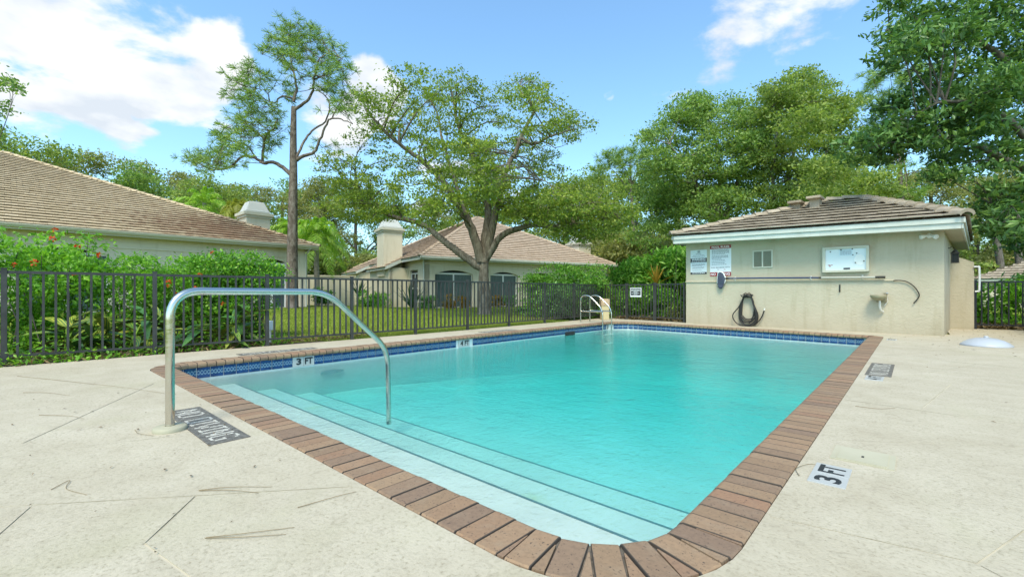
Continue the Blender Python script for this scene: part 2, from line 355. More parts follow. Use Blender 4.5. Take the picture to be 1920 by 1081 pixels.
# ------------------------------------------------------------------ helpers
class MB:
    """collects shapes, builds ONE mesh object"""
    def __init__(s): s.v = []; s.f = []; s.m = []; s.mi = 0; s.sm = []
    def add(s, vs, fs, smooth=False):
        o = len(s.v); s.v += [tuple(x) for x in vs]
        for f in fs: s.f.append(tuple(i + o for i in f)); s.m.append(s.mi); s.sm.append(smooth)
        return s
    def box(s, c, d, rz=0, bev=0):
        x, y, z = (k / 2 for k in d); ca, sa = math.cos(rz), math.sin(rz)
        if bev:
            vs = []; fs = []
            bm = bmesh.new(); bmesh.ops.create_cube(bm, size=1)
            bmesh.ops.scale(bm, vec=d, verts=bm.verts)
            bmesh.ops.bevel(bm, geom=bm.edges[:], offset=bev, segments=1, profile=.5, affect='EDGES')
            bm.verts.index_update()
            vs = [(c[0] + v.co.x * ca - v.co.y * sa, c[1] + v.co.x * sa + v.co.y * ca, c[2] + v.co.z) for v in bm.verts]
            fs = [[v.index for v in f.verts] for f in bm.faces]; bm.free()
            return s.add(vs, fs)
        vs = [(c[0] + a * x * ca - b_ * y * sa, c[1] + a * x * sa + b_ * y * ca, c[2] + e * z) for a in (-1, 1) for b_ in (-1, 1) for e in (-1, 1)]
        return s.add(vs, [(0, 1, 3, 2), (4, 6, 7, 5), (0, 4, 5, 1), (2, 3, 7, 6), (0, 2, 6, 4), (1, 5, 7, 3)])
    def tube(s, pts, r, n=8, caps=True, closed=False):
        pts = [Vector(p) for p in pts]; k = len(pts)
        rr = r if hasattr(r, '__len__') else [r] * k
        up = None; vs = []; fs = []
        for i, p in enumerate(pts):
            if closed: tg = pts[(i + 1) % k] - pts[i - 1]
            else: tg = pts[min(i + 1, k - 1)] - pts[max(i - 1, 0)]
            if tg.length < 1e-9: tg = Vector((0, 0, 1))
            tg.normalize()
            if up is None: up = Vector((0, 0, 1)) if abs(tg.z) < .9 else Vector((1, 0, 0))
            a = up - tg * up.dot(tg)
            if a.length < 1e-6: a = tg.orthogonal()
            a.normalize(); up = a; b_ = tg.cross(a)
            for j in range(n):
                th = 2 * PI * j / n; vs.append(p + (a * math.cos(th) + b_ * math.sin(th)) * rr[i])
        for i in range(k if closed else k - 1):
            for j in range(n):
                i2 = (i + 1) % k
                fs.append((i * n + j, i * n + (j + 1) % n, i2 * n + (j + 1) % n, i2 * n + j))
        s.add(vs, fs, True)
        if caps and not closed:
            s.add(vs[:n], [tuple(range(n))[::-1]]); s.add(vs[-n:], [tuple(range(n))])
        return s
    def lathe(s, prof, c=(0, 0, 0), n=24, smooth=True):
        vs = []; fs = []
        for r, z in prof:
            for j in range(n):
                th = 2 * PI * j / n; vs.append((c[0] + r * math.cos(th), c[1] + r * math.sin(th), c[2] + z))
        for i in range(len(prof) - 1):
            for j in range(n): fs.append((i * n + j, i * n + (j + 1) % n, (i + 1) * n + (j + 1) % n, (i + 1) * n + j))
        return s.add(vs, fs, smooth)
    def prism(s, poly, z0, z1):
        n = len(poly); vs = [(x, y, z0) for x, y in poly] + [(x, y, z1) for x, y in poly]
        fs = [tuple(range(n))[::-1], tuple(range(n, 2 * n))] + [(i, (i + 1) % n, n + (i + 1) % n, n + i) for i in range(n)]
        return s.add(vs, fs)
    def xprism(s, poly, x0, x1):           # polygon in (y,z), extruded along x
        n = len(poly); vs = [(x0, y, z) for y, z in poly] + [(x1, y, z) for y, z in poly]
        fs = [tuple(range(n)), tuple(range(n, 2 * n))[::-1]] + [(i, n + i, n + (i + 1) % n, (i + 1) % n) for i in range(n)]
        return s.add(vs, fs)
    def mesh(s, name, mats):
        me = bpy.data.meshes.new(name); me.from_pydata(s.v, [], s.f)
        for mm in (mats if isinstance(mats, (list, tuple)) else [mats]): me.materials.append(M[mm])
        me.polygons.foreach_set('material_index', s.m); me.polygons.foreach_set('use_smooth', s.sm)
        me.update(); return me
    def build(s, name, mats, parent=None, loc=(0, 0, 0), rz=0):
        return link(name, s.mesh(name, mats), parent, loc, rz)
def link(name, me, parent=None, loc=(0, 0, 0), rz=0):
    o = bpy.data.objects.new(name, me); C.objects.link(o); o.parent = parent
    o.location = loc; o.rotation_euler = (0, 0, rz) if not hasattr(rz, '__len__') else rz
    return o
def tag(o, label=None, cat=None, group=None, kind=None):
    for k, v in (('label', label), ('category', cat), ('group', group), ('kind', kind)):
        if v: o[k] = v
    return o
def thing(name, label, cat, loc=(0, 0, 0), rz=0, group=None):
    return tag(link(name, None, None, loc, rz), label, cat, group)
def np_mesh(name, V, F, mats, parent=None, loc=(0, 0, 0), rz=0, smooth=False, mi=None, uv=None):
    V = np.asarray(V, np.float32); F = np.asarray(F, np.int32)
    me = bpy.data.meshes.new(name); nf, k = F.shape
    me.vertices.add(len(V)); me.vertices.foreach_set('co', V.ravel())
    me.loops.add(nf * k); me.loops.foreach_set('vertex_index', F.ravel())
    me.polygons.add(nf); me.polygons.foreach_set('loop_start', np.arange(0, nf * k, k, dtype=np.int32))
    if smooth: me.polygons.foreach_set('use_smooth', np.ones(nf, bool))
    for mm in (mats if isinstance(mats, (list, tuple)) else [mats]): me.materials.append(M[mm])
    if mi is not None: me.polygons.foreach_set('material_index', np.asarray(mi, np.int32))
    me.update(calc_edges=True); me.validate()
    return link(name, me, parent, loc, rz)
_tcache = {}
def text_geo(s, size, thick=.0, extrude=.001):
    """letters as a flat mesh: x right, y up, centred; returns verts, faces"""
    key = (s, size, thick, extrude)
    if key in _tcache: return _tcache[key]
    cu = bpy.data.curves.new('lettering', 'FONT'); cu.body = s; cu.size = size; cu.offset = thick; cu.extrude = extrude
    cu.align_x = 'CENTER'; cu.align_y = 'CENTER'; cu.resolution_u = 3
    o = bpy.data.objects.new('lettering', cu); C.objects.link(o)
    me = bpy.data.meshes.new_from_object(o.evaluated_get(bpy.context.evaluated_depsgraph_get()))
    vs = [tuple(v.co) for v in me.vertices]; fs = [tuple(p.vertices) for p in me.polygons]
    bpy.data.objects.remove(o); bpy.data.curves.remove(cu); bpy.data.meshes.remove(me)
    x0 = min(v[0] for v in vs); x1 = max(v[0] for v in vs); y0 = min(v[1] for v in vs); y1 = max(v[1] for v in vs)
    vs = [(v[0] - (x0 + x1) / 2, v[1] - (y0 + y1) / 2, v[2]) for v in vs]
    _tcache[key] = (vs, fs, x1 - x0, y1 - y0); return _tcache[key]
def put_text(mb, s, fit_w, fit_h, O, X, Y, thick=.0):
    """letters fitted to fit_w x fit_h, at origin O with text axes X (right) and Y (up)"""
    vs, fs, tw, th = text_geo(s, 1.0, thick, .0)
    O, X, Y = Vector(O), Vector(X).normalized(), Vector(Y).normalized()
    sx = fit_w / tw; sy = fit_h / th
    mb.add([O + X * (v[0] * sx) + Y * (v[1] * sy) for v in vs], fs)
def resample(pts, step):
    pts = [Vector(p) for p in pts]; out = [pts[0]]
    for a, b_ in zip(pts, pts[1:]):
        k = max(1, int(round((b_ - a).length / step)))
        out += [a.lerp(b_, i / k) for i in range(1, k + 1)]
    return out
def smooth_path(pts, sub=4):
    """Catmull-Rom through points"""
    P = [Vector(p) for p in pts]; P = [P[0] * 2 - P[1]] + P + [P[-1] * 2 - P[-2]]; out = []
    for i in range(1, len(P) - 2):
        for k in range(sub):
            u = k / sub; a, b_, c, d = P[i - 1:i + 3]
            out.append(.5 * ((2 * b_) + (c - a) * u + (2 * a - 5 * b_ + 4 * c - d) * u * u + (3 * b_ - a - 3 * c + d) * u ** 3))
    out.append(P[-2]); return out
def fillet(poly, radii, n=10):
    """closed polygon with rounded corners; list of (point, corner_id or -1)"""
    out = []; k = len(poly)
    for i in range(k):
        p = Vector(poly[i]); a = (Vector(poly[i - 1]) - p); b_ = (Vector(poly[(i + 1) % k]) - p); la = a.normalized(); lb = b_.normalized()
        ang = la.angle(lb); tl = radii[i] / math.tan(ang / 2)
        c = p + (la + lb).normalized() * (radii[i] / math.sin(ang / 2))
        s0 = p + la * tl; s1 = p + lb * tl
        a0 = math.atan2(s0.y - c.y, s0.x - c.x); a1 = math.atan2(s1.y - c.y, s1.x - c.x); da = (a1 - a0 + PI) % (2 * PI) - PI
        for j in range(n + 1):
            th = a0 + da * j / n; out.append((c.x + radii[i] * math.cos(th), c.y + radii[i] * math.sin(th)))
    return out
def offset_loop(loop, d):
    """offset a counter-clockwise closed loop outward by d"""
    n = len(loop); out = []
    for i in range(n):
        a, p, b_ = Vector(loop[i - 1]), Vector(loop[i]), Vector(loop[(i + 1) % n])
        e1 = (p - a); e2 = (b_ - p)
        if e1.length < 1e-7: e1 = e2
        if e2.length < 1e-7: e2 = e1
        e1.normalize(); e2.normalize()
        n1_ = Vector((e1.y, -e1.x)); n2_ = Vector((e2.y, -e2.x)); m_ = (n1_ + n2_); m_ = m_.normalized() if m_.length > 1e-6 else n1_
        k = 1 / max(.5, m_.dot(n1_)); q = p + m_ * d * k; out.append((q.x, q.y))
    return out
def walk(loop):
    """arc-length lookup on a closed loop: f(s) -> point, outward normal, total"""
    P = [Vector(p) for p in loop]; n = len(P); seg = [(P[(i + 1) % n] - P[i]).length for i in range(n)]; tot = sum(seg)
    cum = [0]
    for q in seg: cum.append(cum[-1] + q)
    def f(s):
        s %= tot; lo = 0
        import bisect
        i = min(n - 1, bisect.bisect_right(cum, s) - 1)
        while seg[i] < 1e-9: i = (i + 1) % n
        e = (P[(i + 1) % n] - P[i]).normalized(); return P[i] + e * (s - cum[i]), Vector((e.y, -e.x))
    return f, tot
def inside(pt, poly):
    x, y = pt; c = False; n = len(poly); j = n - 1
    for i in range(n):
        xi, yi = poly[i]; xj, yj = poly[j]
        if (yi > y) != (yj > y) and x < (xj - xi) * (y - yi) / (yj - yi) + xi: c = not c
        j = i
    return c

# ------------------------------------------------------------------ pool geometry
# inner coping edge, counter-clockwise: near-left, near-right, far-right, far-left
RECT = [(-7.20, 1.425), (-.722, 1.425), (-.735, 12.45), (-7.20, 13.36)]
RAD = [.30, .40, .10, .75]
INNER = fillet(RECT, RAD, 10)
CW = .245                                      # coping width
OUTER = offset_loop(INNER, CW)
TILE = offset_loop(INNER, .022)                # the tile plane sits back under the bullnose
ZW = -.235                                     # water level

# deck: one sheet with the pool cut out and the score lines sunk into it
DECK = [(-8.60, -6), (5.5, -6), (5.5, 9.0), (2.45, 9.0), (2.45, 17.1), (.6, 17.1), (.6, 14.2), (-5.3, 14.25), (-7.6, 14.75), (-8.62, 14.95), (-8.58, 12.8), (-8.45, 8), (-8.48, 4.7), (-8.62, 2.2), (-8.68, 0)]
SCORES = [((-5.9, -3.4), (-2.059, 1.134), 0.0074), ((-4.35, -1.25), (-3.685, .706), 0.0062), ((-2.514, .60), (-2.182, .359), 0.0099), ((-2.182, .352), (-1.45, .47), 0.0099),
          ((-5.95, 1.05), (-4.2, .08), 0.0087), ((-2.93, .08), (-2.45, -.1), 0.0074), ((-.47, 4.96), (2.3, 4.66), 0.0136), ((-.47, 8.98), (2.3, 7.93), 0.0124),
          ((-.398, 3.547), (1.8, 5.1), 0.0062), ((-.46, 2.165), (.169, 2.272), 0.0081), ((.163, 2.268), (.62, 3.5), 0.0081), ((.046, 5.0), (.28, 6.502), 0.0099),
          ((.118, 7.272), (.60, 8.50), 0.0087), ((-7.4, .2), (-5.2, 1.02), 0.0062), ((-1.40, -.6), (-.55, 1.30), 0.0074), ((.17, 2.262), (1.6, 1.0), 0.0074)]
def deck_sheet():
    groove = []
    for a, b_, wd in SCORES:
        a, b_ = Vector(a), Vector(b_); e = (b_ - a).normalized(); nn = Vector((-e.y, e.x)) * wd / 2
        groove.append([tuple(a + nn), tuple(a - nn), tuple(b_ - nn), tuple(b_ + nn)])
    V = []; E = []
    for lp in [DECK, OUTER] + groove:
        o = len(V); V += [Vector(p) for p in lp]; E += [(o + i, o + (i + 1) % len(lp)) for i in range(len(lp))]
    vo, eo, fo, *_ = delaunay_2d_cdt(V, E, [], 0, 1e-5)
    mb = MB(); top = {}; low = {}; gset = []; dset = []
    for f in fo:
        cx = sum(vo[i].x for i in f) / len(f); cy = sum(vo[i].y for i in f) / len(f)
        if not inside((cx, cy), DECK) or inside((cx, cy), OUTER): continue
        (gset if any(inside((cx, cy), g) for g in groove) else dset).append(tuple(f))
    def vid(d, i, z):
        if i not in d: d[i] = len(mb.v); mb.v.append((vo[i].x, vo[i].y, z))
        return d[i]
    edges = {}
    for f in dset:
        mb.f.append(tuple(vid(top, i, 0) for i in f)); mb.m.append(0); mb.sm.append(False)
    for f in gset:
        mb.f.append(tuple(vid(low, i, -.004) for i in f)); mb.m.append(1); mb.sm.append(False)
        for i in range(len(f)):
            k = (min(f[i], f[(i + 1) % len(f)]), max(f[i], f[(i + 1) % len(f)])); edges.setdefault(k, []).append((f[i], f[(i + 1) % len(f)]))
    for k, es in edges.items():
        if len(es) == 1:
            a, b_ = es[0]
            mb.f.append((vid(top, b_, 0), vid(top, a, 0), low[a], low[b_])); mb.m.append(1); mb.sm.append(False)
    n = len(DECK)                                # outer skirt down into the soil, inner skirt under the coping
    for lp in (DECK, OUTER[::-1]):
        n = len(lp)
        for i in range(n):
            a, b_ = lp[i], lp[(i + 1) % n]; mb.add([(*a, 0), (*a, -.2), (*b_, -.2), (*b_, 0)], [(0, 1, 2, 3)])
    return mb
deck = tag(deck_sheet().build('pool_deck', ['deck', 'joint']), kind='structure')

# pool shell
pool = tag(link('swimming_pool', None), kind='structure')
def loop_wall(mb, lp, z0, z1, inward=True):
    n = len(lp)
    for i in range(n):
        a, b_ = lp[i], lp[(i + 1) % n]
        q = [(*a, z0), (*a, z1), (*b_, z1), (*b_, z0)]
        mb.add(q, [(0, 1, 2, 3)])
mb = MB(); loop_wall(mb, offset_loop(TILE, .010), -2.0, -.012)
# floor: shallow shelf of three steps, then sloping to the deep end
def floor_z(y): return -.86 - max(0, y - 4.0) * .105
off = [-.12, .02, .06, .12, .2, .3, .42, .56]
xs = [-7.22 + o for o in off] + list(np.linspace(-6.2, -1.8, 7)) + [-.71 - o for o in off[::-1]]
vs_ = list(np.linspace(0, .90, 16)) + [.925, .945, .96, .972, .982, .990, .996, 1.0]
def far_y(x): return 12.45 + (-.735 - x) * (.91 / 6.465)
def cove(x, y):                                  # plastered cove where floor meets wall
    d = max(.002, min(x + 7.22, -.71 - x, far_y(x) - y)); r = .20 + .035 * max(0, y - 3.4)
    return 0 if d > r else r - math.sqrt(max(0, r * r - (r - d) ** 2))
def fpt(x, v): y = 3.05 + (far_y(x) + .06 - 3.05) * v; return (x, y, floor_z(y) + cove(x, y))
for i in range(len(vs_) - 1):
    for j in range(len(xs) - 1):
        mb.add([fpt(xs[j], vs_[i]), fpt(xs[j + 1], vs_[i]), fpt(xs[j + 1], vs_[i + 1]), fpt(xs[j], vs_[i + 1])], [(0, 1, 2, 3)], True)
mb.build('pool_shell', 'plaster', pool)
STEP = [(1.2, 2.185, -.345), (2.185, 2.72, -.50), (2.72, 3.30, -.65)]
for y0, y1, z in STEP:
    mb = MB(); a = -7.22; q = -.715
    x0 = -7.20; x1 = -.735
    # follow the rounded corners: clip the tread to the tile outline
    poly = []
    for p in offset_loop(TILE, .006):
        poly.append(p)
    def clip(poly, yv, keep_above):
        out = []
        for i in range(len(poly)):
            a, b_ = poly[i - 1], poly[i]; ia = (a[1] >= yv) == keep_above; ib = (b_[1] >= yv) == keep_above
            if ia != ib: k = (yv - a[1]) / (b_[1] - a[1]); out.append((a[0] + (b_[0] - a[0]) * k, yv))
            if ib: out.append(b_)
        return out
    pl = clip(clip(poly, y0, True), y1, False)
    mb.prism(pl, -1.2, z); mb.build('pool_step', 'plaster', pool)
    mb = MB(); mb.box((-3.97, y1 + .004, z - .012), (6.40, .010, .03)); mb.box((-3.97, y1 - .006, z + .001), (6.40, .009, .005)); mb.build('step_edge_tile', 'blue_trim_tile', pool)
# white lip under the near coping, grout band behind the tiles
MB().box((-3.95, 1.452, -.052), (5.3, .05, .02)).build('plaster_lip', 'grout', pool)
mb = MB(); loop_wall(mb, offset_loop(TILE, .008), -.27, -.035); mb.build('tile_grout', 'grout', pool)
# waterline tiles
tile_me = MB().box((0, 0, 0), (.150, .012, .150), bev=.003).mesh('waterline_tile', 'waterline_tile')
f, tot = walk(TILE)
nt = int(round(tot / .159)); pitch = tot / nt
MARKS = [('3 FT', 2.977, 3.319), ('4 FT', 6.40, 6.72), ('5 FT', 12.55, 12.87)]
for i in range(nt):
    p, nn = f((i + .5) * pitch)
    if p.x < -6.9 and any(a - .03 < p.y < b_ + .03 for _, a, b_ in MARKS): continue
    o = link('waterline_tile', tile_me, pool, (p.x - nn.x * .0, p.y - nn.y * .0, -.133), math.atan2(nn.y, nn.x) - PI / 2)
for s, a, b_ in MARKS:
    mk = MB(); ym = (a + b_) / 2
    for k, (c0, tx) in enumerate(zip((a, ym), s.split(' '))):
        mk.box((TILE[-1][0] * 0 - 7.222 + .003, c0 + (ym - a) / 2, -.133), (.014, (ym - a) - .005, .153))
    mko = mk.build('depth_marker', 'white_tile', pool)
    mko['label'] = 'white %s depth marker tile on the waterline' % s
    tb = MB()
    # read from the water: text runs towards +Y
    put_text(tb, s.split(' ')[0], .075, .105, (-7.2085, a + (ym - a) / 2 + .01, -.133), (0, 1, 0), (0, 0, 1), .04)
    put_text(tb, 'FT', .125, .105, (-7.2085, ym + (ym - a) / 2 - .005, -.133), (0, 1, 0), (0, 0, 1), .04)
    tb.build('lettering', 'black_print', mko)
# skimmer mouth
mb = MB(); mb.box((-7.212, 10.55, -.20), (.02, .46, .10)); mb.build('skimmer_mouth', 'dark_inside', pool)
# oval suction grate low on the left wall
mb = MB(); n = 20
el_ = [(3.62 + .20 * math.cos(2 * PI * k / n), -.36 + .035 * math.sin(2 * PI * k / n)) for k in range(n)]
mb.xprism(el_, -7.225, -7.195); mb.build('suction_grate', 'grate_teal', pool)

# coping bricks: bullnosed towards the water
def brick_mesh(wd):
    prof = [(0, -.062), (-.012, -.050), (-.016, -.035), (-.014, -.018), (-.004, -.004), (.012, .003), (CW - .01, .004), (CW - .004, -.002), (CW - .004, -.062)]
    n = len(prof); mb = MB()
    hw = wd / 2; e = .0026
    vs = [(-hw, u, z) for u, z in prof] + [(-hw + e, u, z + (.002 if z > -.03 else 0)) for u, z in prof] + [(hw - e, u, z + (.002 if z > -.03 else 0)) for u, z in prof] + [(hw, u, z) for u, z in prof]
    fs = []
    for r in range(3):
        for i in range(n - 1): fs.append((r * n + i, r * n + i + 1, (r + 1) * n + i + 1, (r + 1) * n + i))
    fs += [tuple(range(n))[::-1], tuple(range(3 * n, 4 * n))]
    mb.add(vs, fs)
    for k in range(len(fs)): mb.m[k] = 0 if n - 1 <= k < 2 * (n - 1) else 1      # arrises and joint faces: dirt, with the joint shade painted in
    return mb
BR = .1115
brick_me = [brick_mesh(.1065 - .0012 * k).mesh('brick', ['coping_brick', 'joint_dirt_shade']) for k in range(3)]
# mortar bed
mb = MB(); IN2 = offset_loop(INNER, .012); n = len(INNER)
for i in range(n):
    j = (i + 1) % n
    mb.add([(*IN2[i], -.011), (*OUTER[i], -.011), (*OUTER[j], -.011), (*IN2[j], -.011)], [(0, 1, 2, 3)])
    mb.add([(*IN2[i], -.006), (*IN2[j], -.006), (*IN2[j], -.06), (*IN2[i], -.06)], [(0, 1, 2, 3)])
    mb.add([(*IN2[i], -.06), (*IN2[j], -.06), (*OUTER[j], -.06), (*OUTER[i], -.06)], [(0, 1, 2, 3)])
mb.build('mortar_bed', 'mortar', pool)
f, tot = walk(INNER); nb = int(round(tot / BR)); bp_ = tot / nb
prev = None
sl = []
for i in range(nb + 1):
    p, nn = f((i + .5) * bp_)
    # smooth the direction across the fillet
    pa, na = f((i + .25) * bp_); pb, nb2 = f((i + .75) * bp_)
    d = (na + nb2).normalized(); ang = math.atan2(d.y, d.x) - PI / 2
    if i < nb:
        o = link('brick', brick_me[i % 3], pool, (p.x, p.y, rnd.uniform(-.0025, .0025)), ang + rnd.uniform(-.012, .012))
    if prev is not None:
        da = (ang - prev[0] + PI) % (2 * PI) - PI
        if abs(da) > .06:                       # wedge gap between fanned bricks: a cut sliver
            m0 = (Vector(prev[1]) + Vector(p)) / 2; dm = (prev[2] + d).normalized(); tm = Vector((-dm.y, dm.x))
            gap = abs(da) * CW
            a0 = m0 + dm * (CW * .28); a1 = m0 + dm * (CW - .006)
            wv_ = max(.006, gap * .5 - .006)
            sv = [tuple(a0 + tm * .002), tuple(a0 - tm * .002), tuple(a1 - tm * wv_), tuple(a1 + tm * wv_)]
            sb = MB(); sb.prism(sv, -.04, .0035 + rnd.uniform(-.002, .001)); sb.build('brick_sliver', 'coping_brick', pool)
    prev = (ang, (p.x, p.y), d)

# water: a closed body, 3 mm clear of the shell
mb = MB(); lp = offset_loop(TILE, .0035)
n = len(lp); mb.v = []; V = [(*p, ZW) for p in lp] + [(*p, -2.1) for p in lp]
mb.add(V, [tuple(range(n)), tuple(range(n, 2 * n))[::-1]] + [(i, n + i, n + (i + 1) % n, (i + 1) % n) for i in range(n)])
tag(mb.build('pool_water', 'pool_water'), kind='structure')

# ground: lawn sheet with a hole below the deck, rising gently to the left house
def ground_z(x, y):
    def ss(a, b_, v): v = min(1, max(0, (v - a) / (b_ - a))); return v * v * (3 - 2 * v)
    return -.035 + .27 * ss(-12.5, -20.0, x) * (1 - ss(9.5, 17, y)) + .05 * ss(-14, -22, x) * ss(9.5, 17, y)
gx = sorted(set([-900, -300, -120, -60] + list(np.arange(-40, -8.7, 1.05)) + [-8.58, -8, -5, -2, 1, 2.4, 5.4, 9, 15, 25, 40, 70, 150, 400, 900]))
gy = sorted(set([-900, -300, -100, -40, -15, -5.9, 0] + list(np.arange(1, 14.1, 1.0)) + list(np.arange(15, 46, 2.0)) + [60, 90, 150, 300, 900]))
mb = MB(); idx = {}
for i, x in enumerate(gx):
    for j, y in enumerate(gy): idx[i, j] = len(mb.v); mb.v.append((x, y, ground_z(x, y)))
for i in range(len(gx) - 1):
    for j in range(len(gy) - 1):
        cx = (gx[i] + gx[i + 1]) / 2; cy = (gy[j] + gy[j + 1]) / 2
        if -8.59 < cx < 2.4 and -5.9 < cy < 14.0: continue
        mb.f.append((idx[i, j], idx[i + 1, j], idx[i + 1, j + 1], idx[i, j + 1])); mb.m.append(0); mb.sm.append(True)
tag(mb.build('lawn', 'lawn'), kind='structure')
# planting beds: mulch strips
mb = MB()
def bed(poly):
    mb.add([(x, y, ground_z(x, y) + .012 + rnd.random() * .01) for x, y in poly], [tuple(range(len(poly)))])
bed([(-8.64, -3), (-8.64, 2.0), (-8.56, 3.6), (-9.6, 3.7), (-11.2, 4.2), (-12.2, 2.5), (-13, -3)])
bed([(-8.58, 3.6), (-8.48, 5.6), (-8.72, 5.6), (-8.95, 3.7)])
bed([(-8.56, 11.2), (-8.60, 12.8), (-8.64, 14.97), (-7.6, 14.77), (-5.2, 14.25), (-4.8, 17), (-5, 22), (-12, 20), (-11, 13)])
bed([(.62, 17.15), (2.5, 17.12), (2.5, 9), (6, 9), (6, 26), (.6, 26)])
bed([(-21.0, 10.4), (-20.2, 10.0), (-20.0, 7.5), (-20.4, 5.5), (-22.2, 5.5), (-22.2, 10.4)])
tag(mb.build('planting_bed', 'mulch'), kind='structure')

# ------------------------------------------------------------------ roofs
_tile_std = {}
def tile_mesh(matn, tw, ex):
    k = (matn, tw, ex)
    if k not in _tile_std:
        mb = MB(); t_ = .024; l = ex + .05; lift = .058
        # x across, y up the slope, z off the roof; the lower edge sits proud on the course below
        hw = tw / 2 - .003
        vs = [(-hw, -.02, lift), (hw, -.02, lift), (hw, l, .004), (-hw, l, .004), (-hw, -.02, lift + t_), (hw, -.02, lift + t_), (hw, l, .004 + t_ * .6), (-hw, l, .004 + t_ * .6)]
        mb.add(vs, [(0, 3, 2, 1), (4, 5, 6, 7), (0, 1, 5, 4), (1, 2, 6, 5), (2, 3, 7, 6), (3, 0, 4, 7)])
        _tile_std[k] = mb.mesh('roof_tile', matn)
    return _tile_std[k]
def roof_plane(parent, P0, P1, Q0, Q1, matn, tw=.30, ex=.36, limit=0, near=None, y0=.0):
    """sloping plane P0-P1 (eave) to Q0-Q1 (ridge); nearest tiles become single parts, the rest one joined part"""
    P0, P1, Q0, Q1 = map(Vector, (P0, P1, Q0, Q1))
    e = (P1 - P0).normalized(); nn = e.cross((Q0 + Q1) / 2 - (P0 + P1) / 2).normalized()
    if nn.z < 0: nn = -nn
    g = nn.cross(e).normalized()
    if g.z < 0: g = -g
    H = ((Q0 + Q1) / 2 - P0).dot(g)
    sb = MB(); sb.add([P0 - nn * .012, P1 - nn * .012, Q1 - nn * .012, Q0 - nn * .012] if (Q0 - Q1).length > .01 else [P0 - nn * .012, P1 - nn * .012, Q1 - nn * .012], [(0, 1, 2, 3) if (Q0 - Q1).length > .01 else (0, 1, 2)])
    sb.build('roof_sheathing', matn, parent)
    tiles = []; nc = max(1, int(round(H / ex))); exx = H / nc
    a0 = 0; a1 = (P1 - P0).dot(e); q0 = (Q0 - P0).dot(e); q1 = (Q1 - P0).dot(e)
    for i in range(nc):
        tm = (i + .35) / nc; xl = a0 + (q0 - a0) * tm; xr = a1 + (q1 - a1) * tm
        x = xl; first = True; off = (tw / 2 if i % 2 else 0)
        kx = math.floor((xl - off) / tw)
        while True:
            s0 = max(xl, off + kx * tw); s1 = min(xr, off + (kx + 1) * tw); kx += 1
            if s0 >= xr - .02: break
            if s1 - s0 < .04: continue
            o = P0 + e * ((s0 + s1) / 2) + g * (i * exx) + nn * rnd.uniform(-.003, .004)
            tiles.append((o, (s1 - s0) / tw, rnd.uniform(-.012, .012)))
    R3 = Matrix((e, g, nn)).transposed()
    me = tile_mesh(matn, tw, exx)
    if near is not None: tiles.sort(key=lambda q: (q[0] - near).length)
    for o, sc, tw_ in tiles[:limit]:
        ob = link('roof_tile', me, parent)
        ob.matrix_local = Matrix.Translation(o) @ (R3 @ Matrix.Rotation(tw_ * .5, 3, 'Z')).to_4x4() @ Matrix.Diagonal((sc, 1, 1, 1))
    rest = tiles[limit:]
    if rest:
        mb = MB(); base = [v.co.copy() for v in me.vertices]; fs = [tuple(p.vertices) for p in me.polygons]
        for o, sc, tw_ in rest: mb.add([o + R3 @ Vector((v.x * sc, v.y, v.z)) for v in base], fs)
        tag(mb.build('roof_tile_field', matn, parent), kind='stuff')
def hip_caps(parent, A, B, matn, step=.36, r=1.0, joined=False):
    A, B = Vector(A), Vector(B); d = (B - A); ln = d.length; d.normalize()
    side = d.cross(Vector((0, 0, 1))).normalized(); up = side.cross(d).normalized()
    R3 = Matrix((side, d, up)).transposed(); n = max(1, int(ln / step)); st = ln / n
    prof = [(-.13, -.02), (-.10, .035), (-.05, .07), (0, .08), (.05, .07), (.10, .035), (.13, -.02)]
    mb0 = MB(); k = len(prof)
    prof = [(x * r, z * r) for x, z in prof]
    vs = [(x, -.03, z + .036 * r) for x, z in prof] + [(x * .9, st + .03, z * .9) for x, z in prof] + [(x * .78, -.03, z * .78 - .01) for x, z in prof]
    fs = [(i, i + 1, k + i + 1, k + i) for i in range(k - 1)] + [(i + 1, i, 2 * k + i, 2 * k + i + 1) for i in range(k - 1)]
    mb0.add(vs, fs); me = mb0.mesh('hip_cap', matn)
    jb = MB()
    for i in range(n):
        o = A + d * (i * st)
        if joined: jb.add([o + R3 @ Vector(v) for v in vs], fs)
        else:
            ob = link('hip_cap', me, parent); ob.matrix_local = Matrix.Translation(o) @ (R3 @ Matrix.Rotation(rnd.uniform(-.03, .03), 3, 'Z')).to_4x4()
    if joined: tag(jb.build('hip_cap_row', matn, parent), kind='stuff')
def chimney(parent, c, w_, d_, z0, z1):
    x, y = c
    ch = MB().box((x, y, (z0 + z1) / 2), (w_, d_, z1 - z0)).build('chimney', 'house_stucco', parent)
    mb = MB(); mb.box((x, y, z1 + .06), (w_ + .14, d_ + .14, .12)); mb.box((x, y, z1 + .19), (w_ + .30, d_ + .30, .14)); mb.build('chimney_cornice', 'gutter_paint', ch)
    mb = MB(); a, b_ = (w_ + .02) / 2, (d_ + .02) / 2; zb = z1 + .26
    lv = [(a, b_, 0), (a, b_, .10), (a * .92, b_ * .92, .13), (a * .62, b_ * .62, .56), (a * .56, b_ * .56, .60)]
    vs = []
    for p_, q_, z in lv: vs += [(x - p_, y - q_, zb + z), (x + p_, y - q_, zb + z), (x + p_, y + q_, zb + z), (x - p_, y + q_, zb + z)]
    fs = [(4 * i + j, 4 * i + (j + 1) % 4, 4 * i + 4 + (j + 1) % 4, 4 * i + 4 + j) for i in range(len(lv) - 1) for j in range(4)] + [(16, 17, 18, 19)]
    mb.add(vs, fs); mb.build('chimney_cap', 'chimney_metal', ch)
    return ch
